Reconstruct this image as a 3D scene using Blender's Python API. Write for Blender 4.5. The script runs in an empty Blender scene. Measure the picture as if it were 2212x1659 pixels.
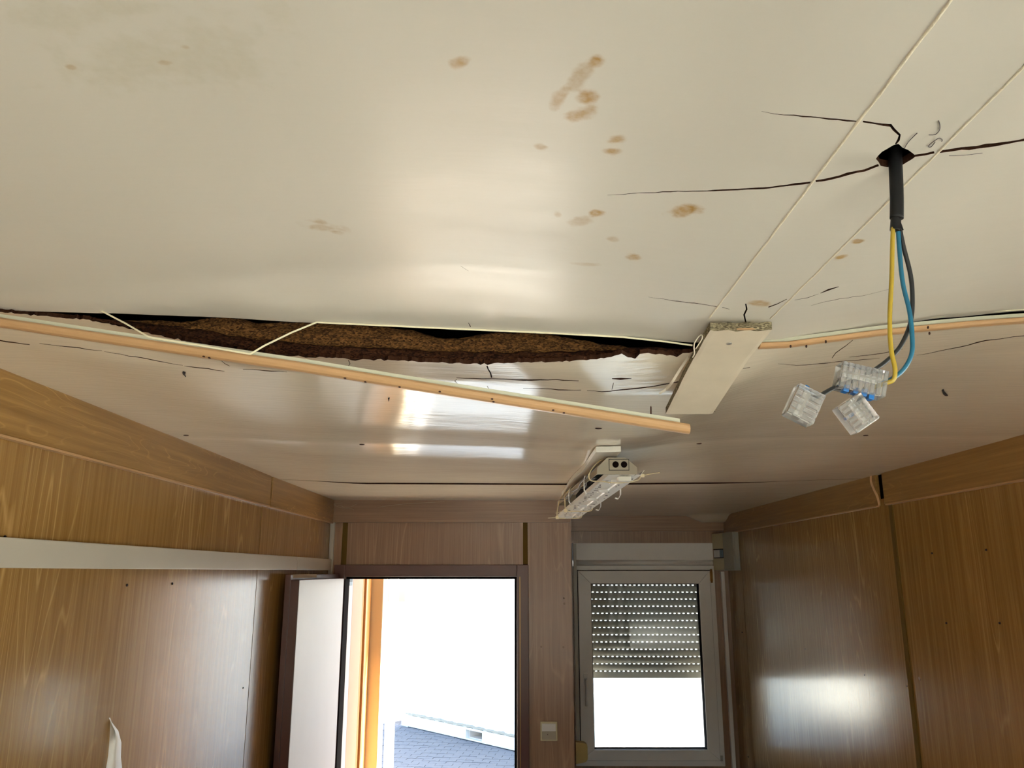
import bpy, bmesh, math, random
from mathutils import Vector, Matrix, noise
from mathutils.geometry import delaunay_2d_cdt

random.seed(7)
S = bpy.context.scene
COL = S.collection

# ------------------------------------------------------------------ camera
FPX, TILT, YAW, EYE = 1700.0, math.radians(13.4), math.radians(0.3), 2.0
cam_d = bpy.data.cameras.new('camera'); cam = bpy.data.objects.new('camera', cam_d); COL.objects.link(cam)
cam_d.sensor_width = 36.0; cam_d.lens = 36.0 * FPX / 2212.0
cam_d.clip_start = 0.01
cam.location = (0, 0, EYE)
cam.rotation_euler = (math.pi / 2 + TILT, 0, YAW)
S.camera = cam

# ------------------------------------------------------------------ sky, sun, exposure
SUN_DIR = Vector((1.5, 1.0, 2.6)).normalized()          # towards the sun
W = bpy.data.worlds.new('sky'); S.world = W; W.use_nodes = True
wn = W.node_tree.nodes; wl = W.node_tree.links
sky = wn.new('ShaderNodeTexSky'); sky.sky_type = 'NISHITA'; sky.sun_disc = False
sky.sun_elevation = math.asin(SUN_DIR.z)
sky.sun_rotation = math.atan2(SUN_DIR.x, SUN_DIR.y)
sky.air_density = 1.0; sky.dust_density = 2.5; sky.ozone_density = 1.0
wn['Background'].inputs['Strength'].default_value = 0.46
wl.new(sky.outputs[0], wn['Background'].inputs['Color'])
sd = bpy.data.lights.new('sun', 'SUN'); sd.energy = 25.0; sd.angle = math.radians(0.6); sd.color = (1.0, 0.95, 0.86)
so = bpy.data.objects.new('sun', sd); COL.objects.link(so)
so.location = SUN_DIR * 30
so.rotation_euler = (-SUN_DIR).to_track_quat('-Z', 'Y').to_euler()
S.view_settings.view_transform = 'Standard'; S.view_settings.look = 'None'
S.view_settings.gamma = 1.0; S.view_settings.use_curve_mapping = False
S.view_settings.exposure = 1.44
S.cycles.use_denoising = True
S.cycles.max_bounces = 14; S.cycles.diffuse_bounces = 8; S.cycles.transparent_max_bounces = 24
S.cycles.sample_clamp_indirect = 12.0

# ------------------------------------------------------------------ room measures (metres)
XL, XR = -0.94, 1.36          # side walls
YB, YD, YW = -0.75, 4.03, 5.2  # back wall, door wall, window wall
XJ = 0.274                    # corner where the door wall stops and the window bay begins
H = 2.352                     # ceiling
ROOF = 2.42

# ------------------------------------------------------------------ measuring: pixels of the photograph to points on real surfaces
def _ray(px, py):
    dx = (px - 1106) / FPX; dy = -(py - 829.5) / FPX
    y = math.cos(TILT) - dy * math.sin(TILT); z = math.sin(TILT) + dy * math.cos(TILT)
    c, s = math.cos(YAW), math.sin(YAW)
    return Vector((dx * c - y * s, dx * s + y * c, z))
def on_y(px, py, y):
    r = _ray(px, py); t = y / r.y; return Vector((r.x * t, y, EYE + r.z * t))
def on_x(px, py, x):
    r = _ray(px, py); t = x / r.x; return Vector((x, r.y * t, EYE + r.z * t))
def on_surf(px, py, zf):
    r = _ray(px, py); z = H
    for _ in range(12):
        t = (z - EYE) / r.z; z = zf(r.x * t, r.y * t)
    return Vector((r.x * t, r.y * t, z))

# ------------------------------------------------------------------ colours and materials
def lin(c):
    return tuple((v / 12.92 if v <= 0.04045 else ((v + 0.055) / 1.055) ** 2.4) for v in (x / 255 for x in c)) + (1,)

def base_mat(name):
    m = bpy.data.materials.new(name); m.use_nodes = True
    return m, m.node_tree.nodes, m.node_tree.links, m.node_tree.nodes['Principled BSDF']

def paint(name, rgb, rough=0.5, metal=0.0, bump=0.0, bscale=60, var=0.0, vscale=8, spec=0.5):
    m, n, l, b = base_mat(name)
    b.inputs['Roughness'].default_value = rough; b.inputs['Metallic'].default_value = metal
    b.inputs['Specular IOR Level'].default_value = spec
    col = lin(rgb)
    tc = n.new('ShaderNodeTexCoord')
    if var:
        t = n.new('ShaderNodeTexNoise'); t.inputs['Scale'].default_value = vscale; t.inputs['Detail'].default_value = 5
        l.new(tc.outputs['Object'], t.inputs['Vector'])
        mx = n.new('ShaderNodeMix'); mx.data_type = 'RGBA'
        mx.inputs[6].default_value = tuple(max(0, c * (1 - var)) for c in col[:3]) + (1,)
        mx.inputs[7].default_value = tuple(min(1, c * (1 + var * 0.6)) for c in col[:3]) + (1,)
        l.new(t.outputs['Fac'], mx.inputs[0]); l.new(mx.outputs[2], b.inputs['Base Color'])
    else:
        b.inputs['Base Color'].default_value = col
    if bump:
        t2 = n.new('ShaderNodeTexNoise'); t2.inputs['Scale'].default_value = bscale; t2.inputs['Detail'].default_value = 4
        l.new(tc.outputs['Object'], t2.inputs['Vector'])
        bp = n.new('ShaderNodeBump'); bp.inputs['Strength'].default_value = bump; bp.inputs['Distance'].default_value = 0.004
        l.new(t2.outputs['Fac'], bp.inputs['Height']); l.new(bp.outputs[0], b.inputs['Normal'])
    return m

def wood(name, dark, light, axis='z', rough=0.3, ring=0.5, spec=0.5, k=1.0):
    """wood-print laminate: fine streaks along one axis plus a few cathedral figures"""
    m, n, l, b = base_mat(name)
    b.inputs['Specular IOR Level'].default_value = spec
    tc = n.new('ShaderNodeTexCoord'); oi = n.new('ShaderNodeObjectInfo')
    off = n.new('ShaderNodeVectorMath'); off.operation = 'SCALE'; off.inputs[0].default_value = (3.1, 7.7, 5.3)
    l.new(oi.outputs['Random'], off.inputs['Scale'])
    add = n.new('ShaderNodeVectorMath'); add.operation = 'ADD'
    l.new(tc.outputs['Object'], add.inputs[0]); l.new(off.outputs[0], add.inputs[1])
    def stretched(a, along):
        mp = n.new('ShaderNodeMapping'); s = [a, a, a]; s['xyz'.index(axis)] = along
        mp.inputs['Scale'].default_value = s; l.new(add.outputs[0], mp.inputs['Vector']); return mp.outputs[0]
    fine = n.new('ShaderNodeTexNoise'); fine.inputs['Scale'].default_value = 1; fine.inputs['Detail'].default_value = 6; fine.inputs['Roughness'].default_value = 0.62
    l.new(stretched(90, 2.2), fine.inputs['Vector'])
    big = n.new('ShaderNodeTexNoise'); big.inputs['Scale'].default_value = 1; big.inputs['Detail'].default_value = 2
    l.new(stretched(5.0 * k, 0.55 * k), big.inputs['Vector'])
    mul = n.new('ShaderNodeMath'); mul.operation = 'MULTIPLY'; mul.inputs[1].default_value = 17
    l.new(big.outputs['Fac'], mul.inputs[0])
    pp = n.new('ShaderNodeMath'); pp.operation = 'PINGPONG'; pp.inputs[1].default_value = 0.5
    l.new(mul.outputs[0], pp.inputs[0])
    rr = n.new('ShaderNodeMapRange'); rr.inputs[1].default_value = 0.41; rr.inputs[2].default_value = 0.5
    l.new(pp.outputs[0], rr.inputs[0])
    msk = n.new('ShaderNodeTexNoise'); msk.inputs['Scale'].default_value = 1; msk.inputs['Detail'].default_value = 1
    l.new(stretched(4.0 * k, 0.25 * k), msk.inputs['Vector'])
    mr = n.new('ShaderNodeMapRange'); mr.inputs[1].default_value = 0.44; mr.inputs[2].default_value = 0.62; mr.inputs[4].default_value = ring
    l.new(msk.outputs['Fac'], mr.inputs[0])
    rm = n.new('ShaderNodeMath'); rm.operation = 'MULTIPLY'; l.new(rr.outputs[0], rm.inputs[0]); l.new(mr.outputs[0], rm.inputs[1])
    fm = n.new('ShaderNodeMapRange'); fm.inputs[1].default_value = 0.3; fm.inputs[2].default_value = 0.72; fm.inputs[4].default_value = 0.75
    l.new(fine.outputs['Fac'], fm.inputs[0])
    sm = n.new('ShaderNodeMath'); sm.operation = 'ADD'; sm.use_clamp = True
    fmm = n.new('ShaderNodeMath'); fmm.operation = 'MULTIPLY'; l.new(fm.outputs[0], fmm.inputs[0]); l.new(fine.outputs['Fac'], fmm.inputs[1])
    l.new(fmm.outputs[0], sm.inputs[0]); l.new(rm.outputs[0], sm.inputs[1])
    mx = n.new('ShaderNodeMix'); mx.data_type = 'RGBA'
    mx.inputs[6].default_value = lin(dark); mx.inputs[7].default_value = lin(light)
    l.new(sm.outputs[0], mx.inputs[0]); l.new(mx.outputs[2], b.inputs['Base Color'])
    rg = n.new('ShaderNodeMapRange'); rg.inputs[3].default_value = rough - 0.04; rg.inputs[4].default_value = rough + 0.05
    l.new(fine.outputs['Fac'], rg.inputs[0]); l.new(rg.outputs[0], b.inputs['Roughness'])
    bp = n.new('ShaderNodeBump'); bp.inputs['Strength'].default_value = 0.06; bp.inputs['Distance'].default_value = 0.002
    l.new(fine.outputs['Fac'], bp.inputs['Height']); l.new(bp.outputs[0], b.inputs['Normal'])
    return m

def ceiling_mat(name, rgb, rough, stains, streak=0.15, bump_d=0.002, spec=0.5):
    """glossy cream laminate with water stains soaked in at measured places"""
    m, n, l, b = base_mat(name)
    b.inputs['Specular IOR Level'].default_value = spec
    tc = n.new('ShaderNodeTexCoord')
    col = lin(rgb)
    def noise_tex(scale, detail=4, vec=None, sx=None):
        t = n.new('ShaderNodeTexNoise'); t.inputs['Scale'].default_value = scale; t.inputs['Detail'].default_value = detail
        if sx:
            mp = n.new('ShaderNodeMapping'); mp.inputs['Scale'].default_value = sx
            l.new(tc.outputs['Object'], mp.inputs['Vector']); l.new(mp.outputs[0], t.inputs['Vector'])
        else:
            l.new(tc.outputs['Object'], t.inputs['Vector'])
        return t.outputs['Fac']
    cloud = noise_tex(2.3, 3)
    mx = n.new('ShaderNodeMix'); mx.data_type = 'RGBA'
    mx.inputs[6].default_value = tuple(c * 0.93 for c in col[:3]) + (1,); mx.inputs[7].default_value = col
    l.new(cloud, mx.inputs[0]); cur = mx.outputs[2]
    if stains:
        edge = noise_tex(55, 5); blot = noise_tex(150, 3)
        groups = {}
        for s in stains: groups.setdefault(s[5], []).append(s)
        for tint, lst in groups.items():
            acc = None
            for (x, y, rx, ry, ang, _, amt) in lst:
                mp = n.new('ShaderNodeMapping'); mp.vector_type = 'TEXTURE'
                mp.inputs['Location'].default_value = (x, y, 0); mp.inputs['Rotation'].default_value = (0, 0, ang)
                mp.inputs['Scale'].default_value = (rx, ry, 1000)
                l.new(tc.outputs['Object'], mp.inputs['Vector'])
                ln = n.new('ShaderNodeVectorMath'); ln.operation = 'LENGTH'; l.new(mp.outputs[0], ln.inputs[0])
                ad = n.new('ShaderNodeMath'); ad.operation = 'MULTIPLY_ADD'; ad.inputs[1].default_value = 2.2; ad.inputs[2].default_value = -1.1
                l.new(edge, ad.inputs[0])
                sm = n.new('ShaderNodeMath'); sm.operation = 'ADD'; l.new(ln.outputs['Value'], sm.inputs[0]); l.new(ad.outputs[0], sm.inputs[1])
                r = n.new('ShaderNodeMapRange'); r.interpolation_type = 'SMOOTHSTEP'
                r.inputs[1].default_value = 1.15; r.inputs[2].default_value = 0.35; r.inputs[4].default_value = amt
                l.new(sm.outputs[0], r.inputs[0])
                if acc is None: acc = r.outputs[0]
                else:
                    a2 = n.new('ShaderNodeMath'); a2.operation = 'MAXIMUM'; l.new(acc, a2.inputs[0]); l.new(r.outputs[0], a2.inputs[1]); acc = a2.outputs[0]
            bm_ = n.new('ShaderNodeMapRange'); bm_.inputs[1].default_value = 0.25; bm_.inputs[2].default_value = 0.7; bm_.inputs[3].default_value = 0.45; bm_.inputs[4].default_value = 1.0
            l.new(blot, bm_.inputs[0])
            ml = n.new('ShaderNodeMath'); ml.operation = 'MULTIPLY'; l.new(acc, ml.inputs[0]); l.new(bm_.outputs[0], ml.inputs[1])
            mm = n.new('ShaderNodeMix'); mm.data_type = 'RGBA'; l.new(ml.outputs[0], mm.inputs[0]); l.new(cur, mm.inputs[6])
            mm.inputs[7].default_value = lin(tint); cur = mm.outputs[2]
    l.new(cur, b.inputs['Base Color'])
    rs = noise_tex(1.0, 4, sx=(6, 40, 1))
    rg = n.new('ShaderNodeMapRange'); rg.inputs[3].default_value = rough * 0.8; rg.inputs[4].default_value = rough * 1.25
    l.new(rs, rg.inputs[0]); l.new(rg.outputs[0], b.inputs['Roughness'])
    h1 = noise_tex(1.0, 3, sx=(14, 75, 1)); h2 = noise_tex(3.2, 2)
    hs = n.new('ShaderNodeMath'); hs.operation = 'MULTIPLY_ADD'; hs.inputs[1].default_value = streak
    l.new(h1, hs.inputs[0]); l.new(h2, hs.inputs[2])
    bp = n.new('ShaderNodeBump'); bp.inputs['Strength'].default_value = 1.0; bp.inputs['Distance'].default_value = bump_d
    l.new(hs.outputs[0], bp.inputs['Height']); l.new(bp.outputs[0], b.inputs['Normal'])
    return m

def chipboard(name, a, bcol, scale=520):
    m, n, l, b = base_mat(name); b.inputs['Roughness'].default_value = 0.95
    b.inputs['Specular IOR Level'].default_value = 0.1
    tc = n.new('ShaderNodeTexCoord'); mp = n.new('ShaderNodeMapping'); mp.inputs['Scale'].default_value = (0.6, 1, 1.4)
    l.new(tc.outputs['Object'], mp.inputs['Vector'])
    v = n.new('ShaderNodeTexVoronoi'); v.inputs['Scale'].default_value = scale; l.new(mp.outputs[0], v.inputs['Vector'])
    t = n.new('ShaderNodeTexNoise'); t.inputs['Scale'].default_value = scale * 0.16; t.inputs['Detail'].default_value = 8; t.inputs['Roughness'].default_value = .7; l.new(mp.outputs[0], t.inputs['Vector'])
    s = n.new('ShaderNodeMath'); s.operation = 'MULTIPLY'; l.new(v.outputs['Color'], s.inputs[0]); l.new(t.outputs['Fac'], s.inputs[1])
    r = n.new('ShaderNodeMapRange'); r.inputs[1].default_value = 0.1; r.inputs[2].default_value = 0.5; l.new(s.outputs[0], r.inputs[0])
    mx = n.new('ShaderNodeMix'); mx.data_type = 'RGBA'; mx.inputs[6].default_value = lin(a); mx.inputs[7].default_value = lin(bcol)
    l.new(r.outputs[0], mx.inputs[0]); l.new(mx.outputs[2], b.inputs['Base Color'])
    bp = n.new('ShaderNodeBump'); bp.inputs['Strength'].default_value = 0.9; bp.inputs['Distance'].default_value = 0.003
    l.new(s.outputs[0], bp.inputs['Height']); l.new(bp.outputs[0], b.inputs['Normal'])
    return m

def pane_mat(name):
    """thin window glass: clear, with the mirror image a pane gives at each angle"""
    m = bpy.data.materials.new(name); m.use_nodes = True; n = m.node_tree.nodes; l = m.node_tree.links
    n.remove(n['Principled BSDF'])
    tr = n.new('ShaderNodeBsdfTransparent'); tr.inputs['Color'].default_value = (0.93, 0.96, 0.95, 1)
    gl = n.new('ShaderNodeBsdfGlossy'); gl.inputs['Roughness'].default_value = 0.01
    fr = n.new('ShaderNodeFresnel'); fr.inputs['IOR'].default_value = 1.6
    mx = n.new('ShaderNodeMixShader'); l.new(fr.outputs[0], mx.inputs[0]); l.new(tr.outputs[0], mx.inputs[1]); l.new(gl.outputs[0], mx.inputs[2])
    l.new(mx.outputs[0], n['Material Output'].inputs['Surface'])
    return m

def clear_plastic(name, rgb, rough=0.13):
    m, n, l, b = base_mat(name)
    b.inputs['Base Color'].default_value = lin(rgb); b.inputs['Roughness'].default_value = rough
    b.inputs['Transmission Weight'].default_value = 0.86; b.inputs['IOR'].default_value = 1.45
    return m

BROWN = (172, 130, 46)
TAN = (176, 146, 96)
OLIVE = (168, 160, 118)
def _stains_near():
    out = []
    for px, py, rx, ry, ang, t, a in [
        (995, 135, 22, 13, -30, BROWN, .75), (1285, 130, 22, 14, -20, BROWN, .95), (1252, 168, 42, 20, -62, TAN, .7),
        (1208, 212, 30, 16, -55, BROWN, .75), (1266, 212, 36, 17, -20, BROWN, .9), (1258, 243, 34, 15, -30, BROWN, .85),
        (1330, 303, 22, 9, -25, BROWN, .9), (1322, 326, 24, 10, 0, BROWN, .95), (1168, 317, 15, 9, 0, TAN, .9), (1287, 460, 18, 9, 0, BROWN, 1.),
        (1255, 478, 30, 12, -20, TAN, .55), (1475, 457, 34, 13, -18, BROWN, 1.), (1370, 553, 19, 8, 10, BROWN, .95), (1325, 517, 15, 7, 0, TAN, .5),
        (1270, 571, 34, 5, 5, TAN, .45), (1206, 463, 12, 8, 0, TAN, .6), (1852, 522, 15, 6, -20, BROWN, 1.), (1815, 557, 15, 5, -20, BROWN, 1.),
        (1640, 655, 16, 9, -25, BROWN, .8), (700, 492, 55, 10, 8, TAN, .6), (690, 480, 30, 6, 8, TAN, .7), (725, 500, 22, 6, 8, TAN, .7),
        (153, 145, 12, 5, 0, BROWN, .55), (355, 135, 14, 5, 0, BROWN, .45), (400, 102, 14, 6, 0, BROWN, .4),
        (340, 130, 260, 55, -8, OLIVE, .2), (480, 120, 120, 70, 10, OLIVE, .18), (130, 35, 140, 40, 0, OLIVE, .18), (250, 15, 110, 18, 0, OLIVE, .2), (600, 25, 60, 30, 0, OLIVE, .14)]:
        c = on_surf(px, py, zA)
        ca, sa = math.cos(math.radians(ang)), math.sin(math.radians(ang))
        e1 = on_surf(px + rx * ca, py + rx * sa, zA) - c; e2 = on_surf(px - ry * sa, py + ry * ca, zA) - c
        out.append((c.x, c.y, e1.xy.length, e2.xy.length, math.atan2(e1.y, e1.x), t, a))
    return out

# ------------------------------------------------------------------ mesh helpers
class MB:
    def __init__(s): s.v = []; s.f = []; s.mi = []; s.sm = []
    def add(s, vs, fs, mi=0, smooth=False):
        o = len(s.v); s.v += [tuple(v) for v in vs]
        for f in fs: s.f.append(tuple(i + o for i in f)); s.mi.append(mi); s.sm.append(smooth)
        return s
    def box(s, a, b, mi=0):
        (x0, y0, z0), (x1, y1, z1) = a, b
        v = [(x0, y0, z0), (x1, y0, z0), (x1, y1, z0), (x0, y1, z0), (x0, y0, z1), (x1, y0, z1), (x1, y1, z1), (x0, y1, z1)]
        return s.add(v, [(3, 2, 1, 0), (4, 5, 6, 7), (0, 1, 5, 4), (1, 2, 6, 5), (2, 3, 7, 6), (3, 0, 4, 7)], mi)
    def loft(s, rings, mi=0, smooth=False, caps=True):
        n = len(rings[0]); vs = [p for r in rings for p in r]; fs = []
        for i in range(len(rings) - 1):
            for j in range(n):
                k = (j + 1) % n; fs.append((i * n + j, i * n + k, (i + 1) * n + k, (i + 1) * n + j))
        o = len(s.v); s.add(vs, fs, mi, smooth)
        if caps:
            s.f.append(tuple(o + j for j in range(n))[::-1]); s.mi.append(mi); s.sm.append(False)
            s.f.append(tuple(o + (len(rings) - 1) * n + j for j in range(n))); s.mi.append(mi); s.sm.append(False)
        return s
    def tube(s, pts, r, n=8, mi=0, flat=1.0):
        pts = [Vector(p) for p in pts]; rings = []
        up = Vector((0.13, 0.2, 1))
        for i, p in enumerate(pts):
            d = (pts[min(i + 1, len(pts) - 1)] - pts[max(i - 1, 0)]).normalized()
            a = d.cross(up)
            if a.length < 1e-3: a = d.cross(Vector((1, 0, 0)))
            a.normalize(); b = a.cross(d)
            rr = r[i] if isinstance(r, (list, tuple)) else r
            rings.append([p + (a * math.cos(2 * math.pi * k / n) + b * math.sin(2 * math.pi * k / n) * flat) * rr for k in range(n)])
        return s.loft(rings, mi, True)
    def prism(s, poly, axis, a, b, mi=0, smooth=False):
        def P(u, v, w): return {'x': (w, u, v), 'y': (u, w, v), 'z': (u, v, w)}[axis]
        return s.loft([[P(u, v, a) for u, v in poly], [P(u, v, b) for u, v in poly]], mi, smooth)
    def build(s, name, mats, parent=None, bevel=0.0, seg=2, fix=True):
        if not isinstance(mats, (list, tuple)): mats = [mats]
        me = bpy.data.meshes.new(name); off = Vector(parent.location) if parent and parent.parent is None else Vector((0, 0, 0))
        if parent and parent.parent is not None:
            q = parent; off = Vector((0, 0, 0))
            while q: off += Vector(q.location); q = q.parent
        me.from_pydata([tuple(Vector(v) - off) for v in s.v], [], s.f)
        for m in mats: me.materials.append(m)
        for p, i, k in zip(me.polygons, s.mi, s.sm): p.material_index = i; p.use_smooth = k
        if fix:
            bm = bmesh.new(); bm.from_mesh(me); bmesh.ops.recalc_face_normals(bm, faces=bm.faces)
            if bevel:
                ed = [e for e in bm.edges if len(e.link_faces) == 2 and e.calc_face_angle(0) > 0.5]
                bmesh.ops.bevel(bm, geom=ed, offset=bevel, segments=seg, affect='EDGES', profile=0.7)
            bm.to_mesh(me); bm.free()
        o = bpy.data.objects.new(name, me); COL.objects.link(o)
        if parent: o.parent = parent
        return o

def thing(name, label, cat, loc=(0, 0, 0), group=None):
    o = bpy.data.objects.new(name, None); COL.objects.link(o); o.location = loc; o.empty_display_size = 0.05
    o['label'] = label; o['category'] = cat
    if group: o['group'] = group
    return o
def tag(o, label, cat, group=None):
    o['label'] = label; o['category'] = cat
    if group: o['group'] = group
    return o
def struct(o, label=None, cat=None):
    o['kind'] = 'structure'
    if label: o['label'] = label
    if cat: o['category'] = cat
    return o
def shell(name, loc=(0, 0, 0), label=None, cat=None):
    o = bpy.data.objects.new(name, None); COL.objects.link(o); o.location = loc
    return struct(o, label, cat)
def B(a, b): return MB().box(a, b)
def smooth01(t): t = max(0.0, min(1.0, t)); return t * t * (3 - 2 * t)
def interp(tab, x):
    if x <= tab[0][0]: return tab[0][1]
    for (a, u), (b, v) in zip(tab, tab[1:]):
        if x <= b:
            t = smooth01((x - a) / (b - a)) * 0.5 + 0.5 * (x - a) / (b - a); return u + (v - u) * t
    return tab[-1][1]
def ipl(tab, x):
    if x <= tab[0][0]: return tab[0][1]
    for (a, u), (b, v) in zip(tab, tab[1:]):
        if x <= b: return u + (v - u) * (x - a) / (b - a)
    return tab[-1][1]
def curve_pts(pts, n=8):
    pts = [Vector(p) for p in pts]; out = []
    for i in range(len(pts) - 1):
        p0, p1, p2, p3 = pts[max(i - 1, 0)], pts[i], pts[i + 1], pts[min(i + 2, len(pts) - 1)]
        for k in range(n):
            t = k / n
            out.append(0.5 * ((2 * p1) + (p2 - p0) * t + (2 * p0 - 5 * p1 + 4 * p2 - p3) * t * t + (3 * p1 - p0 - 3 * p2 + p3) * t ** 3))
    out.append(pts[-1]); return out

# ------------------------------------------------------------------ the sagging ceiling: heights of the near and the far sheet
YG = 1.04                       # the open joint
EDGE_A = [(-.94, 2.352), (-.72, 2.354), (-.58, 2.350), (-.447, 2.345), (-.272, 2.335), (-.073, 2.325), (.147, 2.314), (.245, 2.306), (.347, 2.305), (.424, 2.317), (.502, 2.329), (.592, 2.341), (.704, 2.351), (1.36, 2.352)]
MID_A = [(-.94, 2.352), (-.6, 2.352), (-.3, 2.347), (-.07, 2.338), (.1, 2.322), (.2, 2.309), (.245, 2.306), (.347, 2.305), (.45, 2.318), (.6, 2.341), (.8, 2.352), (1.36, 2.352)]
def zA(x, y):
    m = interp(MID_A, x); e = interp(EDGE_A, x)
    z = m + (e - m) * smooth01((y - .90) / .13)
    k = smooth01((y + .6) / .7)                        # flatter towards the back wall
    return H + (z - H) * k
EDGE_B = [(-.94, 2.352), (-.6, 2.347), (-.452, 2.313), (-.372, 2.298), (-.229, 2.289), (-.074, 2.282), (.12, 2.284), (.184, 2.290), (.243, 2.296), (.311, 2.303), (.35, 2.307), (.415, 2.314), (.505, 2.325), (.603, 2.334), (.708, 2.343), (1.36, 2.352)]
FOLD_B = [(-.94, 2.354), (-.82, 2.352), (-.56, 2.329), (-.315, 2.317), (-.087, 2.303), (.177, 2.281), (.29, 2.281), (.444, 2.320), (.6, 2.340), (.8, 2.352), (1.36, 2.352)]
YF = 1.25
JOINT_B = [(-.94, 2.350), (-.6, 2.337), (.2, 2.333), (.9, 2.338), (1.36, 2.352)]
DROP_B = [(1.25, .071), (1.5, .064), (1.75, .057), (2.0, .040), (2.09, .037), (2.3, .044), (2.6, .034), (3.07, .010)]
def zB(x, y):
    e, f, j = interp(EDGE_B, x), interp(FOLD_B, x), interp(JOINT_B, x)
    if y < YF: t = (y - 1.06) / (YF - 1.06); return e + (f - e) * max(-.1, t)
    z = H - interp(DROP_B, y) * (H - f) / .071
    w = smooth01((y - 2.3) / .77)
    z = z + (j - z) * w
    z += .0012 * math.exp(-((y - 2.09) / .03) ** 2)      # the line of nails pulls the sheet up
    return z
def zC(x, y):
    k = 1 - smooth01((y - 3.07) / 1.1)
    z = H + (interp(JOINT_B, x) - .005 * smooth01((.95 - abs(x - .1)) / .3) - H) * k
    z -= .042 * smooth01((x - 1.10) / .10) * smooth01((y - 5.0) / .16)
    return z

# ------------------------------------------------------------------ materials
M = {}
M['ceil_far'] = ceiling_mat('glossy_cream_laminate', (236, 225, 203), .135, [], streak=.2, bump_d=.0022, spec=.65)
M['ceil_near'] = ceiling_mat('stained_cream_laminate', (216, 211, 199), .33, _stains_near(), streak=.2, bump_d=.0018, spec=.4)
M['core'] = paint('torn_hardboard_core', (58, 36, 24), .95, bump=.5, bscale=300, var=.4, vscale=90, spec=.1)
M['void'] = paint('dark_roof_void', (30, 22, 17), .95, spec=.1)
M['chip_up'] = chipboard('swollen_chipboard', (48, 32, 20), (124, 86, 48))
M['chip_low'] = chipboard('wet_chipboard', (30, 18, 13), (80, 50, 32))
M['chip_plank'] = chipboard('raw_chipboard_edge', (92, 84, 66), (176, 164, 134), 600)
M['wood'] = wood('oak_print_panel', (138, 102, 52), (190, 152, 94), 'z', .17, .6, .58)
M['wood_h'] = wood('oak_print_cornice', (136, 100, 50), (192, 152, 92), 'y', .3, .7, .5, 3.2)
M['wood_x'] = wood('oak_print_cornice_end', (136, 102, 76), (178, 142, 108), 'x', .32, .4)
M['wood_d'] = wood('oak_print_end_wall', (138, 104, 80), (184, 150, 116), 'z', .3, .5)
M['joint'] = paint('olive_joint_strip', (104, 82, 38), .85, spec=.15)
M['cream'] = paint('cream_paint', (205, 196, 176), .45, var=.1, vscale=14, bump=.05)
M['plank'] = paint('dirty_cream_paint', (212, 200, 178), .5, var=.14, vscale=20, bump=.12, bscale=90)
M['caulk'] = paint('old_caulk', (232, 222, 198), .5, bump=.6, bscale=180, var=.12, vscale=60)
M['trunk'] = paint('grey_plastic_trunking', (186, 180, 166), .4, var=.06, vscale=4)
M['pvc'] = paint('white_window_plastic', (234, 229, 222), .3, var=.05, vscale=5)
M['pvc_old'] = paint('yellowed_plastic', (214, 186, 112), .4)
M['pvc_grey'] = paint('grey_box_plastic', (158, 156, 142), .5)
M['pvc_beige'] = paint('beige_box_plastic', (196, 188, 154), .5)
M['door_brown'] = paint('brown_door_steel', (92, 56, 46), .35, bump=.05, bscale=40, var=.08)
M['door_white'] = paint('white_door_sheet', (226, 228, 228), .4, var=.07, vscale=5)
M['rubber'] = paint('black_rubber', (26, 18, 17), .95, spec=.05)
M['cable'] = paint('black_cable_sheath', (15, 16, 18), .5, spec=.3)
M['w_black'] = paint('dark_grey_wire', (32, 34, 36), .4)
M['w_blue'] = paint('blue_wire', (24, 98, 128), .35)
M['w_yel'] = paint('yellow_green_wire', (172, 146, 46), .35, var=.25, vscale=40)
M['lever'] = paint('blue_plastic', (16, 104, 178), .3)
M['clear'] = clear_plastic('clear_terminal_plastic', (236, 236, 236))
M['metal'] = paint('galvanised_metal', (190, 188, 182), .35, .9)
M['tin'] = paint('tinned_contact', (200, 196, 186), .3, .9)
M['tray'] = paint('white_enamel', (236, 234, 224), .3, var=.05, vscale=18)
M['lamp_grey'] = paint('grey_lamp_plastic_and_shade', (168, 158, 138), .45, var=.08)
M['dark'] = paint('dark_inside', (24, 25, 28), .7)
M['tie'] = paint('aged_cable_tie', (238, 224, 186), .4)
M['bead_tan'] = paint('tan_moulding_foil', (188, 150, 108), .35, var=.12, vscale=12, bump=.1)
M['bead_pale'] = paint('pale_moulding_flange', (190, 190, 170), .4, var=.08)
M['strip'] = paint('cream_edge_strip', (226, 220, 190), .35)
M['strip_tan'] = paint('pale_tan_edging', (222, 184, 138), .4)
M['film'] = paint('peeled_laminate_film', (206, 196, 178), .2)
M['rust'] = paint('rusty_nail', (70, 44, 34), .6, .6)
M['flake'] = paint('dark_bark_flake', (36, 22, 18), .8)
M['floor'] = paint('grey_beige_linoleum', (200, 195, 186), .5, var=.1, vscale=5)
M['pane'] = pane_mat('window_glass')
M['slat'] = paint('grey_shutter_plastic', (128, 126, 118), .45)
M['orange'] = paint('orange_container_paint', (200, 142, 76), .45, var=.08)
M['post'] = paint('sand_post_paint', (206, 188, 150), .5, var=.05)
M['peach'] = paint('peach_paint', (188, 146, 108), .5, var=.08)
M['porch_w'] = paint('white_porch_paint', (206, 198, 194), .5, var=.06)
M['cont'] = paint('white_container_paint', (232, 234, 228), .45, var=.05, vscale=3)
M['paver'] = paint('grey_concrete_paver', (118, 118, 118), .9, bump=.4, bscale=120, var=.16, vscale=40)
M['bounce_slab'] = paint('pale_bounce_ground', (186, 182, 172), .9, var=.1, vscale=3)
M['sand'] = paint('joint_sand', (96, 94, 92), .95)
M['web'] = paint('dusty_cobweb', (170, 150, 124), .8)
M['pencil'] = paint('pencil_line', (84, 78, 82), .7)
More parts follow.
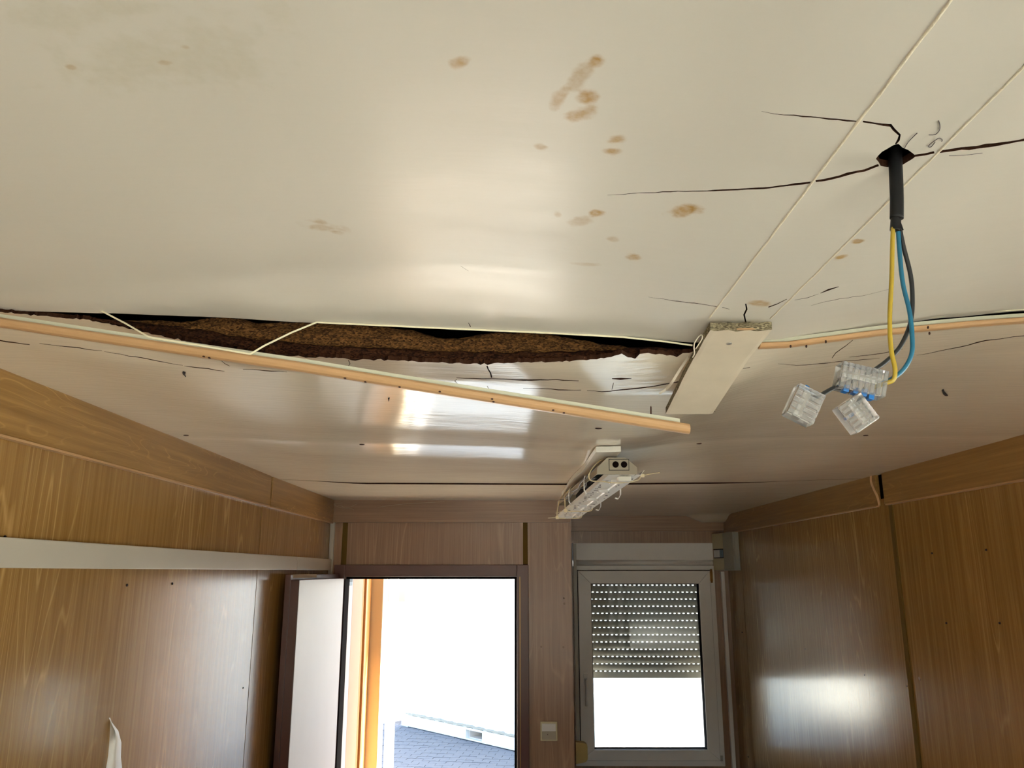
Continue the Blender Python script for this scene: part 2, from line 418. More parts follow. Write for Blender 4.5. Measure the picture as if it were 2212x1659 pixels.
M['label_g'] = paint('grey_blue_label', (110, 132, 150), .5)
M['label_d'] = paint('dark_label_print', (44, 56, 66), .5)
M['copper'] = paint('brass_hinge', (170, 128, 72), .35, .7)
M['paper'] = paint('white_rocker', (214, 212, 210), .35)

# ================================================================== STRUCTURE
fl = struct(B((XL, YB, -.06), (XR, YW + .1, 0)).build('floor', M['floor']), 'grey beige worn floor of the site cabin', 'floor')

# ---- side walls: a core with separate laminated panels standing on it
def wall_side(name, x, side, seams, y0, y1, mat, label, hole=None):
    """side = +1: room lies towards +x"""
    a, b = sorted((x - side * .012, x - side * .08))
    def pierced(mb, lo, hi, p, q, z0, z1):
        if hole and p < hole[0] and q > hole[1]:
            h0, h1, k0, k1 = hole
            return mb.box((lo, p, z0), (hi, h0, z1)).box((lo, h1, z0), (hi, q, z1)).box((lo, h0, z0), (hi, h1, k0)).box((lo, h0, k1), (hi, h1, z1))
        return mb.box((lo, p, z0), (hi, q, z1))
    w = struct(pierced(MB(), a, b, y0, y1, -.05, ROOF).build(name, M['void']), label, 'wall')
    ys = [y0] + seams + [y1]
    for i, (p, q) in enumerate(zip(ys, ys[1:])):
        lift = .005 if (side > 0 and i == 1) else (.003 if i % 2 == 0 else 0)
        lo, hi = sorted((x - side * .0125, x + side * lift))
        mb = MB()
        pierced(mb, lo, hi, p + .006, q - .006, .02, 2.262)
        mb.build('wall_panel', mat, w)
    return w
HY0, HY1, HZ0, HZ1 = -.55, 1.2, 1.0, 2.1     # a window in the right wall, behind the camera
wl_ = wall_side('wall_left', XL, 1, [.9, 2.92], YB, 4.1, M['wood'], 'left wall of yellow-brown oak print panels with a grey trunking')
wr_ = wall_side('wall_right', XR, -1, [1.75, 2.888, 4.87], YB, YW + .08, M['wood'], 'right wall of golden oak print panels beside the window', (HY0, HY1, HZ0, HZ1))
B((XR - .0045, 2.872, .02), (XR + .004, 2.898, H)).build('joint_strip', M['joint'], wr_)
# screws, nail holes and caps of the panels
def dots(parent, pts, name, r, mat, side):
    for p in pts:
        mb = MB(); c = Vector(p)
        rings = [[(c.x + side * d, c.y + math.cos(t * math.pi / 4) * rr, c.z + math.sin(t * math.pi / 4) * rr) for t in range(8)] for d, rr in ((-.002, r), (.0012, r), (.0022, r * .6))]
        mb.loft(rings, 0, True).build(name, mat, parent)
dots(wr_, [on_x(1960, 1460, XR), on_x(1987, 1466, XR)], 'screw_cap', .0065, M['wood_x'], -1)
dots(wr_, [on_x(p, q, XR - .002) for p, q in [(1960, 1482), (1868, 1458), (1740, 1402), (2013, 1195), (2130, 1188), (2044, 1346), (2159, 1346), (1616, 1635), (1603, 1366)]], 'nail_hole', .003, M['flake'], -1)
dots(wl_, [on_x(p, q, XL + .005) for p, q in [(274, 1264), (372, 1261), (10, 1160)]], 'nail_hole', .0035, M['flake'], 1)
dots(wl_, [on_x(525, 1486, XL + .005)], 'nail_hole', .003, M['flake'], 1)
# the laminate torn open low on the left panel
def tear():
    base = XL + .003
    L = [(247, 1545), (247, 1575), (245, 1610), (243, 1632), (238, 1662), (230, 1700)]
    R = [(248, 1548), (256, 1578), (263, 1605), (262, 1635), (265, 1662), (269, 1700)]
    Mi = [(247, 1546), (252, 1590), (252, 1620), (250, 1634), (250, 1665), (250, 1700)]
    mb = MB(); vs = []
    for l_, m_, r_ in zip(L, Mi, R):
        vs += [on_x(l_[0], l_[1], base + .012), on_x(m_[0], m_[1], base + .015), on_x(r_[0], r_[1], base + .001)]
    vs[0].x = base; vs[1].x = base; vs[2].x = base
    fs = []
    for i in range(len(L) - 1):
        for j in range(2): fs.append((i * 3 + j, i * 3 + j + 1, i * 3 + j + 4, i * 3 + j + 3))
    back = [Vector((base, v.y, v.z)) for v in vs[0::3]]
    o = len(vs); vs += back
    for i in range(len(L) - 1): fs.append((i * 3, i * 3 + 3, o + i + 1, o + i))
    mb.add(vs, fs, 0, True); mb.build('torn_laminate', M['pvc'], wl_)['label'] = 'torn white flap curling off the left wall panel'
    c = on_x(242, 1614, base + .002)
    MB().prism([(c.y + .010 * math.cos(t) * .6, c.z + .012 * math.sin(t)) for t in [k * math.pi / 4 for k in range(8)]], 'x', base - .002, base + .0015).build('hole', M['flake'], wl_)
tear()

# ---- end wall with the door, stepping forward of the window bay
DX0, DX1, DZ = -.852, .003, 1.975       # clear door opening
wf = shell('wall_front', (0, YD, 0), 'brown wood print end wall around the open door', 'wall')
th = .06
MB().box((XL, YD + .012, -.05), (DX0 - .01, YD + th, ROOF)).box((DX1 + .01, YD + .012, -.05), (XJ, YD + th, ROOF)).box((DX0 - .01, YD + .012, DZ + .01), (DX1 + .01, YD + th, ROOF)).build('wall_core', M['void'], wf)
def fp(x0, x1, z0, z1, m, dy=0.0, nm='wall_panel'): return B((x0, YD - dy, z0), (x1, YD + .013, z1)).build(nm, m, wf)
fp(-.914, -.877, 0, H, M['wood_d']); fp(-.877, -.850, 0, H, M['joint'], -.006, 'joint_strip')
fp(-.850, .034, DZ + .01, H, M['wood_d']); fp(.034, .058, DZ + .06, H, M['joint'], -.006, 'joint_strip'); fp(.058, XJ, 0, H, M['wood_d'], .004)
B((-.936, YD - .02, 0), (-.914, YD + .013, 2.24)).build('corner_strip', M['trunk'], wf, .003)
dots_f = [on_y(1169, 1397, YD - .004), on_y(1217, 1398, YD - .004), on_y(1218, 1112 + 180, YD - .004), on_y(1219, 1304, YD - .004)]
for p in dots_f:
    MB().loft([[(p.x + math.cos(t * math.pi / 4) * r, p.y - d, p.z + math.sin(t * math.pi / 4) * r) for t in range(8)] for d, r in ((-.002, .0045), (.002, .0045), (.003, .002))], 0, True).build('screw_cap', M['wood_x'], wf)
# side of the porch (between bay and porch)
wp = struct(B((XJ - .07, YD + th - .002, -.05), (XJ, YW + .1, ROOF)).build('wall_porch', M['wood_d']), 'wood print return wall between porch and window bay', 'wall')

# ---- window wall
WX0, WX1, WZ0, WZ1 = .362, 1.268, .85, 2.178
ww = shell('wall_window', (0, YW, 0), 'dark wood print wall around the window bay', 'wall')
MB().box((XJ, YW + .012, -.05), (WX0, YW + .1, ROOF)).box((WX1, YW + .012, -.05), (XR, YW + .1, ROOF)).box((WX0, YW + .012, WZ1), (WX1, YW + .1, ROOF)).box((WX0, YW + .012, -.05), (WX1, YW + .1, WZ0)).build('wall_core', M['void'], ww)
for a, b in [((XJ, 0), (WX0, H)), ((WX1, 0), (XR, H)), ((WX0, WZ1), (WX1, H)), ((WX0, 0), (WX1, WZ0))]:
    B((a[0], YW, a[1]), (b[0], YW + .013, b[1])).build('wall_panel', M['wood_d'], ww)

# ---- back wall with a second window (behind the camera)
BX0, BX1, BZ0, BZ1 = -.72, 1.14, .92, 2.1
wb = struct(MB().box((XL - .08, YB - .08, -.05), (BX0, YB, ROOF)).box((BX1, YB - .08, -.05), (XR + .08, YB, ROOF)).box((BX0, YB - .08, BZ1), (BX1, YB, ROOF)).box((BX0, YB - .08, -.05), (BX1, YB, BZ0)).build('wall_back', M['wood']), 'back wall of oak print panels with a window', 'wall')
w2 = shell('window_2', ((BX0 + BX1) / 2, YB, BZ0), 'white plastic window in the back wall', 'window')
mb = MB()
for a, b in [((BX0, BZ0), (BX1, BZ0 + .09)), ((BX0, BZ1 - .09), (BX1, BZ1)), ((BX0, BZ0 + .09), (BX0 + .1, BZ1 - .09)), ((BX1 - .1, BZ0 + .09), (BX1, BZ1 - .09))]:
    mb.box((a[0], YB - .07, a[1]), (b[0], YB - .005, b[1]))
mb.build('frame', M['pvc'], w2)
bm_ = (BX0 + BX1) / 2; B((bm_ - .05, YB - .065, BZ0 + .09), (bm_ + .05, YB - .01, BZ1 - .09)).build('mullion', M['pvc'], w2)
for a, b in ((BX0 + .1, bm_ - .05), (bm_ + .05, BX1 - .1)): B((a, YB - .045, BZ0 + .09), (b, YB - .037, BZ1 - .09)).build('pane', M['pane'], w2)

w3 = shell('window_3', (XR, (HY0 + HY1) / 2, HZ0), 'white plastic window in the right wall, near its back end', 'window')
mb = MB()
for a, b in [((HY0, HZ0), (HY1, HZ0 + .08)), ((HY0, HZ1 - .08), (HY1, HZ1)), ((HY0, HZ0 + .08), (HY0 + .08, HZ1 - .08)), ((HY1 - .08, HZ0 + .08), (HY1, HZ1 - .08))]:
    mb.box((XR + .005, a[0], a[1]), (XR + .07, b[0], b[1]))
hm = (HY0 + HY1) / 2
mb.build('frame', M['pvc'], w3); B((XR + .01, hm - .06, HZ0 + .08), (XR + .065, hm + .06, HZ1 - .08)).build('mullion', M['pvc'], w3)
for a, b in ((HY0 + .08, hm - .06), (hm + .06, HY1 - .08)): B((XR + .037, a, HZ0 + .08), (XR + .045, b, HZ1 - .08)).build('pane', M['pane'], w3)

# ---- roof above and the ceiling sheets
ce = struct(B((XL - .08, YB - .08, ROOF), (XR + .08, 5.41, ROOF + .09)).build('ceiling', M['void']), 'cream glossy ceiling sheets, sagging and cracked, under a dark roof', 'ceiling')

def crack_poly(pts, zf, w):
    """a tapered slit along pixel points"""
    out_l, out_r = [], []
    n = len(pts)
    rnd = random.Random(int(pts[0][0] * 7 + pts[0][1]))
    dense = []
    for (a, b) in zip(pts, pts[1:]):
        k = max(1, int(math.hypot(b[0] - a[0], b[1] - a[1]) / 16))
        for i in range(k): dense.append((a[0] + (b[0] - a[0]) * i / k, a[1] + (b[1] - a[1]) * i / k))
    dense.append(pts[-1])
    m = len(dense)
    for i, (x, y) in enumerate(dense):
        a = dense[max(0, i - 1)]; b = dense[min(m - 1, i + 1)]
        dx, dy = b[0] - a[0], b[1] - a[1]; d = math.hypot(dx, dy); nx, ny = -dy / d, dx / d
        t = i / (m - 1)
        ww_ = ipl([(0, w[0]), (.5, w[1]), (1, w[2])], t) * .5 * (0.75 + rnd.random() * .5)
        j = (rnd.random() - .5) * 1.6
        ww_ = max(ww_, .12)
        p = on_surf(x + nx * (ww_ + j), y + ny * (ww_ + j), zf); q = on_surf(x - nx * (ww_ - j), y - ny * (ww_ - j), zf)
        out_l.append(p.xy); out_r.append(q.xy)
    return out_l + out_r[::-1]

def sheet(zf, outer, holes, step, xsplit=(), creases=(), thick=.006):
    """triangulate a ceiling sheet with real slits; returns {region: MB}"""
    vs, faces = [], []
    def addpoly(p):
        p = [(q[0], q[1]) for q in p]
        if sum(a[0] * b[1] - b[0] * a[1] for a, b in zip(p, p[1:] + p[:1])) < 0: p = p[::-1]
        o = len(vs); vs.extend([Vector((q[0], q[1])) for q in p]); faces.append(list(range(o, o + len(p))))
    dense = []
    for a, b in zip(outer, outer[1:] + outer[:1]):
        k = max(1, int(math.hypot(b[0] - a[0], b[1] - a[1]) / step))
        dense += [(a[0] + (b[0] - a[0]) * i / k, a[1] + (b[1] - a[1]) * i / k) for i in range(k)]
    addpoly(dense)
    for h in holes: addpoly(h)
    edges = []
    xs = [p[0] for p in outer]; ys = [p[1] for p in outer]
    x0, x1, y0, y1 = min(xs), max(xs), min(ys), max(ys)
    for xx in xsplit:
        o = len(vs); n = int((y1 - y0) / step)
        for i in range(n + 1): vs.append(Vector((xx, y0 + .0005 + (y1 - y0 - .001) * i / n)))
        edges += [(o + i, o + i + 1) for i in range(n)]
    nx, ny = int((x1 - x0) / step), int((y1 - y0) / step)
    for i in range(1, nx):
        for j in range(1, ny):
            vs.append(Vector((x0 + (x1 - x0) * i / nx, y0 + (y1 - y0) * j / ny)))
    for c in creases:
        for q in c: vs.append(Vector((q[0], q[1])))
    V, E, Fc, ov, oe, of = delaunay_2d_cdt(vs, edges, faces, 0, 1e-6)
    regs = {}
    for f, src in zip(Fc, of):
        if 0 not in src or len(src) > 1: continue
        c = sum((V[i] for i in f), Vector((0, 0))) / len(f)
        r = sum(1 for xx in xsplit if c.x > xx)
        regs.setdefault(r, []).append(tuple(f))
    out = {}
    for r, fs in regs.items():
        idx = {}; mb = MB(); pts = []
        for f in fs:
            for i in f:
                if i not in idx: idx[i] = len(pts); pts.append((V[i].x, V[i].y, zf(V[i].x, V[i].y)))
        tri = []
        for f in fs:
            a = [idx[i] for i in f]
            p, q, s_ = (Vector(pts[a[k]]) for k in range(3))
            if (q - p).cross(s_ - p).z > 0: a = a[::-1]
            tri.append(tuple(a))
        mb.add(pts, tri, 0, True)
        cnt = {}
        for t in tri:
            for k in range(3):
                e = (t[k], t[(k + 1) % 3]); cnt[tuple(sorted(e))] = cnt.get(tuple(sorted(e)), []) + [e]
        rim = {}
        for k, l_ in cnt.items():
            if len(l_) == 1:
                a, b = l_[0]
                for q_ in (a, b):
                    if q_ not in rim:
                        rim[q_] = len(mb.v); mb.v.append(pts[q_]); mb.v.append((pts[q_][0], pts[q_][1], pts[q_][2] + thick))
                mb.f.append((rim[b], rim[a], rim[a] + 1, rim[b] + 1)); mb.mi.append(1); mb.sm.append(False)
        out[r] = mb
    return out

SX0, SX1 = .240, .316                    # the cover strip along the middle of the near ceiling
holesA = [
    [on_surf(x, y, zA).xy for x, y in [(1892, 343), (1897, 336), (1905, 328), (1917, 321), (1931, 313), (1941, 311), (1950, 319), (1962, 324), (1973, 332), (1978, 338), (1970, 344), (1958, 351), (1950, 356), (1936, 362), (1915, 361), (1902, 358), (1898, 350)]],
    crack_poly([(1645, 240), (1672, 246), (1715, 249), (1790, 257), (1850, 262)], zA, (.6, 3, 3)),
    crack_poly([(1864, 262), (1890, 267), (1924, 271), (1931, 280), (1943, 292), (1941, 302), (1935, 312)], zA, (4, 5.5, 4)),
    crack_poly([(1312, 421), (1400, 416), (1480, 413), (1560, 411), (1650, 407), (1752, 394)], zA, (.6, 2.4, 4)),
    crack_poly([(1762, 392), (1798, 385), (1830, 376), (1868, 368), (1898, 357)], zA, (4, 6, 5)),
    crack_poly([(1975, 336), (1998, 334), (2018, 329)], zA, (5, 5, 5)),
    crack_poly([(2025, 328), (2060, 323), (2110, 318), (2150, 312), (2230, 300)], zA, (5, 7, 4)),
    crack_poly([(1611, 656), (1613, 668), (1608, 680), (1612, 702)], zA, (3, 3.5, 3)),
    crack_poly([(1772, 633), (1790, 626), (1812, 619)], zA, (1, 3, 1)),
    crack_poly([(1660, 664), (1680, 656), (1700, 646)], zA, (2, 2, 1)),
    crack_poly([(1400, 641), (1450, 649), (1500, 655), (1548, 662)], zA, (.3, 1.2, .9)), crack_poly([(1560, 664), (1576, 668)], zA, (1, 1, .4)),
    crack_poly([(1716, 648), (1745, 643), (1768, 635)], zA, (.4, .8, .4)), crack_poly([(1752, 660), (1800, 648), (1880, 636), (1920, 625)], zA, (.3, .7, .3)), crack_poly([(995, 574), (1012, 585)], zA, (.4, 1.6, .4)),
    crack_poly([(1012, 697), (1017, 706)], zA, (.8, 1.6, 1.4)),
]
outerA = [(XL, YB), (XR, YB)] + [(x, YG + noise.noise((x * 30, 0, 3)) * .0018) for x in [XR - i * (XR - XL) / 110 for i in range(111)]]
ra = sheet(zA, outerA, holesA, .032, (SX0, SX1))
for r, nm in ((0, 'ceiling_panel'), (2, 'ceiling_panel'), (1, 'cover_strip')):
    o = ra[r].build(nm, [M['ceil_near'], M['core']], ce, fix=False)

def jag(px_list, zf, amp, seed):
    rnd = random.Random(seed); out = []
    for (a, b) in zip(px_list, px_list[1:]):
        k = max(1, int(abs(b[0] - a[0]) / 7))
        for i in range(k):
            x = a[0] + (b[0] - a[0]) * i / k; y = a[1] + (b[1] - a[1]) * i / k + (rnd.random() - .5) * amp * (2.2 if rnd.random() < .12 else 1)
            p = on_surf(x, y, zf); out.append((p.x, p.y))
    p = on_surf(*px_list[-1], zf); out.append((p.x, p.y)); return out
brk = jag([(-60, 668), (200, 692), (420, 742), (470, 748), (540, 763), (600, 768), (690, 772), (746, 774), (752, 777), (800, 777), (860, 779), (940, 783), (1000, 785), (1046, 787), (1060, 788), (1075, 783), (1140, 783), (1230, 780), (1290, 776), (1320, 772), (1343, 764), (1356, 771), (1372, 774), (1382, 764), (1400, 763), (1440, 767), (1462, 770), (1475, 764), (1496, 761), (1540, 757)], zB, 3.0, 3)
brk += [(x, 1.05) for x in (.30, .35, .42, .5, .6, .72, .9, 1.1)]
outerB = [(XL, 1.05)] + brk + [(XR, 1.06), (XR, 3.072), (XL, 3.072)]
holesB = [
    crack_poly([(-20, 733), (30, 740), (64, 745)], zB, (2, 2, 1)),
    crack_poly([(85, 742), (140, 748), (220, 758)], zB, (.7, 1.6, .7)),
    crack_poly([(225, 760), (262, 766), (310, 774), (340, 780), (395, 790)], zB, (.5, 1.6, .8)),
    crack_poly([(398, 791), (450, 797), (485, 802)], zB, (.8, 2, .8)),
    crack_poly([(525, 797), (570, 801), (620, 803)], zB, (.8, 2, .8)),
    crack_poly([(474, 776), (486, 785), (496, 791)], zB, (.8, 1.4, .8)),
    crack_poly([(752, 778), (756, 786), (752, 792), (757, 797)], zB, (1.4, 1.6, .8)),
    crack_poly([(1052, 790), (1054, 798), (1060, 806), (1062, 816)], zB, (3, 3.4, 2.4)),
    crack_poly([(986, 817), (1040, 818), (1062, 818), (1090, 819), (1150, 821), (1200, 820), (1250, 823)], zB, (1, 2.6, 1)),
    crack_poly([(986, 819), (982, 823), (988, 829)], zB, (1, 1.6, .8)),
    crack_poly([(1052, 834), (1058, 842)], zB, (1, 2.2, .8)),
    crack_poly([(1130, 838), (1190, 841), (1255, 843)], zB, (.6, 1.8, .8)),
    crack_poly([(1322, 818), (1340, 819), (1364, 818)], zB, (1.4, 4, 1)),
    crack_poly([(1268, 844), (1300, 846), (1335, 843), (1380, 839), (1430, 831), (1468, 824)], zB, (.8, 2.4, 2)),
    crack_poly([(1326, 827), (1323, 834), (1322, 842)], zB, (1, 1.8, 1)),
    crack_poly([(1605, 796), (1620, 794)], zB, (1, 2.4, 1)),
    crack_poly([(1680, 786), (1720, 789), (1760, 787), (1800, 783)], zB, (.6, 1.4, .8)),
    crack_poly([(1835, 772), (1865, 769), (1910, 762), (1950, 754)], zB, (.6, 1.6, .7)),
    crack_poly([(1798, 774), (1805, 762), (1828, 747), (1842, 734)], zB, (1, 1.6, .8)),
    crack_poly([(1980, 768), (2030, 758), (2070, 750), (2130, 736), (2190, 728), (2240, 722)], zB, (.5, 1.8, 1)),
    crack_poly([(1760, 786), (1830, 780), (1900, 774)], zB, (.5, 1.3, .6)),
]
rb = sheet(zB, outerB, holesB, .04, (), [[(XL + .02 * i, YF) for i in range(1, 114)], [(XL + .02 * i, 2.12) for i in range(1, 114)]])
rb[0].build('ceiling_panel', [M['ceil_far'], M['core']], ce, fix=False)
rc = sheet(zC, [(XL, 3.078), (XR, 3.078), (XR, YW - .017), (XJ, YW), (XJ, YD), (XL, YD)], [], .05)
rc[0].build('ceiling_panel', [M['ceil_far'], M['core']], ce, fix=False)
# caulk along both sides of the cover strip
for sx, sd_ in ((SX0, 1), (SX1, 2)):
    rings = []
    y = YB + .02
    while y < .938:
        z = zA(sx, y); w = .0014 * (1 + .35 * noise.noise((y * 60, sd_, 0))); h = .0006 * (1 + .5 * noise.noise((y * 90, sd_, 5)))
        x = sx + .0007 * noise.noise((y * 25, sd_, 9))
        rings.append([(x - w, y, z + .001), (x - w * .6, y, z - h), (x + w * .6, y, z - h), (x + w, y, z + .001)]); y += .006
    MB().loft(rings, 0, True).build('caulk_bead', M['caulk'], ce)
# swollen chipboard showing in the open joint: two rough layers
def lump(name, mat, x0, x1, zlo, zhi, y0, depth, seed, amp):
    n, k = 260, 12; mb = MB(); vs = []; fs = []
    for i in range(n + 1):
        x = x0 + (x1 - x0) * i / n; a, b = zlo(x), zhi(x); b = max(b, a + .0015)
        for j in range(k + 1):
            t = j / k; z = a + (b - a) * t
            bulge = math.sin(math.pi * min(1, max(0, t))) * .006
            r = noise.fractal((x * 38, t * 2.2, seed), .9, 2.0, 4) * amp + noise.fractal((x * 160, t * 9, seed + 4), .8, 2.0, 3) * amp * .35
            yy = y0 - bulge - r
            vs.append((x, yy, max(z + noise.noise((x * 45, t * 3, seed + 8)) * .002 * min(1, t * 4), zB(x, yy) + .0012)))
        zz_ = zB(x, y0 + depth) + .002
        vs.append((x, y0 + depth, max(b, zz_ + .001))); vs.append((x, y0 + depth, max(a, zz_)))
    m = k + 3
    for i in range(n):
        for j in range(m):
            q = (j + 1) % m; fs.append((i * m + j, i * m + q, (i + 1) * m + q, (i + 1) * m + j))
    mb.add(vs, fs, 0, True); return mb.build(name, mat, ce)
def eb(x): return interp(EDGE_B, x)
def ea(x): return interp(EDGE_A, x)
lump('chipboard_layer', M['chip_low'], -.78, .30, lambda x: eb(x) + .0012, lambda x: eb(x) + max(.003, min(.023, (ea(x) - eb(x)) * ipl([(-.8, .9), (-.45, .8), (-.3, .46), (0, .46), (.13, .66), (.2, .95), (.3, .9)], x))) , 1.071, .03, 1.0, .004)
lump('chipboard_layer', M['chip_up'], -.6, .21, lambda x: eb(x) + min(.02, (ea(x) - eb(x)) * .44), lambda x: ea(x) + .0095 + ipl([(-.6, -.008), (-.47, -.006), (-.43, .003), (-.40, .003), (-.37, -.004), (-.33, .001), (-.28, .004), (-.2, .003), (-.15, -.002), (-.11, -.011), (-.08, -.012), (-.045, -.003), (0, .002), (.05, .001), (.1, -.006), (.17, -.014), (.21, -.02)], x), 1.077, .03, 7.0, .0045)
# nail pops across the far sheet
for px, py in [(402, 940), (782, 960), (1510, 958), (1870, 940), (1293, 925)]:
    p = on_surf(px, py, zB)
    MB().loft([[(p.x + r * math.cos(t * math.pi / 4) * 1.3, p.y + r * math.sin(t * math.pi / 4), p.z + d) for t in range(8)] for d, r in ((.003, .0055), (-.0012, .0055), (-.002, .003))], 0, True).build('nail_head', M['rust'], ce)

# ---- cornices
def cornice(n, poly_x, y0, y1, side, label, r=.003):
    x = XL if side > 0 else XR
    lo, hi = sorted((x, x + side * poly_x))
    o = B((lo, y0, 2.238), (hi, y1, H + .002)).build('trim_%d' % n, M['wood_h'], None, r)
    return struct(o, label, 'trim')
cornice(1, .018, YB, 2.966, 1, 'long oak print cornice board on the left wall')
cornice(2, .018, 2.988, YD, 1, 'short oak print cornice piece on the left wall, next to the door wall')
cornice(3, .017, YB, 2.900, -1, 'long oak print cornice board on the right wall')
cornice(4, .015, 2.960, YW, -1, 'short oak print cornice piece on the right wall, next to the window')
struct(B((XL + .014, YD - .016, 2.240), (XJ, YD, H + .002)).build('trim_5', M['wood_x'], None, .003), 'dark oak print cornice board above the door', 'trim')
struct(B((XJ, YW - .016, 2.254), (XR - .014, YW, H + .002)).build('trim_6', M['wood_x'], None, .003), 'dark oak print cornice board above the window', 'trim')
# thin light edge under the cornices
for x0, x1, y0, y1, m in ((XL, XL + .020, YB, 2.966, 1), (XR - .019, XR, YB, 2.89, 3), (XR - .017, XR, 2.97, YW - .02, 4), (XL, XL + .020, 2.99, YD - .02, 2)):
    B((x0, y0, 2.2345), (x1, y1, 2.239)).build('edge_band', M['bead_tan'], bpy.data.objects['trim_%d' % m])

# ================================================================== DOOR
d1 = shell('door_1', (DX0, YD, 0), 'brown metal door standing open inwards with a white outer sheet', 'door')
fz, fo = DZ, .058
mb = MB()
mb.box((DX0 - fo + .004, YD - .014, 0), (DX0, YD + .09, fz + fo)); mb.box((DX1, YD - .014, 0), (DX1 + fo, YD + .09, fz + fo)); mb.box((DX0, YD - .014, fz), (DX1, YD + .09, fz + fo))
mb.build('door_frame', M['door_brown'], d1, .003)
mb = MB()
mb.box((DX1 - .012, YD + .03, 0), (DX1, YD + .07, fz)); mb.box((DX0, YD + .03, fz - .012), (DX1 - .012, YD + .07, fz))
mb.box((DX0 - .001, YD - .012, 0), (DX0 + .004, YD + .0915, fz - .012))
mb.build('rebate_strip', M['rubber'], d1)
B((DX1 + .0135, YD - .016, .02), (DX1 + .0165, YD - .0135, fz)).build('frame_seal', M['copper'], d1)
# the open leaf: a larger inner plate with the white-faced core in front of it
hy, fy = 4.012, 3.195
def leaf_box(x0h, x1h, x0f, x1f, yh, yf, z0, z1):
    return MB().loft([[(x0h, yh, z0), (x1h, yh, z0), (x1f, yf, z0), (x0f, yf, z0)], [(x0h, yh, z1), (x1h, yh, z1), (x1f, yf, z1), (x0f, yf, z1)]])
leaf = leaf_box(-.902, -.880, -.912, -.890, hy, fy, .02, 1.988).build('leaf', M['door_brown'], d1, .002)
leaf_box(-.880, -.852, -.890, -.858, hy - .015, fy + .006, .04, 1.967).build('leaf_core', M['door_brown'], leaf)
leaf_box(-.8522, -.8505, -.8582, -.8565, hy - .018, fy + .010, .045, 1.9655).build('leaf_sheet', M['door_white'], leaf)['label'] = 'white sheet on the outer face of the brown door leaf'
leaf_box(-.8812, -.8785, -.8912, -.8885, hy - .45, fy + .03, 1.974, 1.9885).build('dusty_edge', M['web'], leaf)

# ================================================================== WINDOW 1
w1 = shell('window_1', ((WX0 + WX1) / 2, YW, WZ0), 'white plastic window with a half lowered roller shutter', 'window')
FZ1 = 2.036
def frame4(x0, x1, z0, z1, w, ya, yb, mb=None, wr=None, wb_=None, wt=None):
    mb = mb or MB(); wr = wr or w; wb_ = wb_ or w; wt = wt or w
    o = [(x0, z0), (x1, z0), (x1, z1), (x0, z1)]; i = [(x0 + w, z0 + wb_), (x1 - wr, z0 + wb_), (x1 - wr, z1 - wt), (x0 + w, z1 - wt)]
    for k in range(4):                                    # four mitred bars
        q = (k + 1) % 4
        mb.loft([[(p[0], y, p[1]) for p in (o[k], o[q], i[q], i[k])] for y in (ya, yb)])
    return mb
frame4(WX0, WX1, WZ0, FZ1, .045, YW - .012, YW + .075).build('frame', M['pvc'], w1, .003)
sash = frame4(.393, 1.236, .885, 2.005, .082, YW - .032, YW + .05, wr=.075, wb_=.062, wt=.080).build('sash', M['pvc'], w1, .004)
frame4(.389, 1.240, .881, 2.009, .006, YW - .0135, YW + .03).build('sash_gap', M['rubber'], w1)
frame4(.470, 1.166, .942, 1.930, .008, YW - .022, YW + .03).build('glazing_bead', M['rubber'], sash)
def rot_pane():
    a = math.radians(.6); cx, cy = .818, YW + .02; mb = MB()
    c, s = math.cos(a), math.sin(a); hw = .343
    ring = [(cx - hw * c + .003 * s, cy - hw * s - .003 * c), (cx + hw * c + .003 * s, cy + hw * s - .003 * c), (cx + hw * c - .003 * s, cy + hw * s + .003 * c), (cx - hw * c - .003 * s, cy - hw * s + .003 * c)]
    mb.loft([[(x, y, z) for x, y in ring] for z in (.945, 1.926)]); mb.build('pane', M['pane'], sash)
rot_pane()
h = MB().box((.416, YW - .042, 1.318), (.442, YW - .031, 1.388))
h.build('handle_plate', M['pvc'], sash, .003)
hp = [(.429, YW - .045, 1.352), (.429, YW - .072, 1.352), (.430, YW - .078, 1.342), (.430, YW - .078, 1.25), (.430, YW - .074, 1.2)]
MB().tube(curve_pts(hp, 6), .0085, 8, 0, .8).build('handle', M['pvc'], sash)
MB().tube([(1.243, YW - .036, 1.93), (1.243, YW - .036, 2.015)], .007, 10).box((1.234, YW - .034, 1.94), (1.252, YW - .028, 2.0)).build('hinge', M['copper'], sash)
MB().tube([(1.243, YW - .036, .885), (1.243, YW - .036, .915)], .007, 10).build('hinge', M['metal'], sash)
# shutter box with its rounded lower lip
bx = MB().box((.366, YW - .03, FZ1 + .034), (1.262, YW + .1, WZ1))
lip = [(YW - .03, FZ1 + .036)] + [(YW - .03 - .018 * math.sin(t * math.pi / 8), FZ1 + .018 + .018 * math.cos(t * math.pi / 8)) for t in range(9)] + [(YW - .012, FZ1)]
bx.prism(lip, 'x', .385, 1.255, 0, True)
bx.build('shutter_box', M['pvc'], w1)
B((.366, YW - .036, .9), (.386, YW - .012, WZ1 - .004)).build('shutter_strap', M['trunk'], w1)
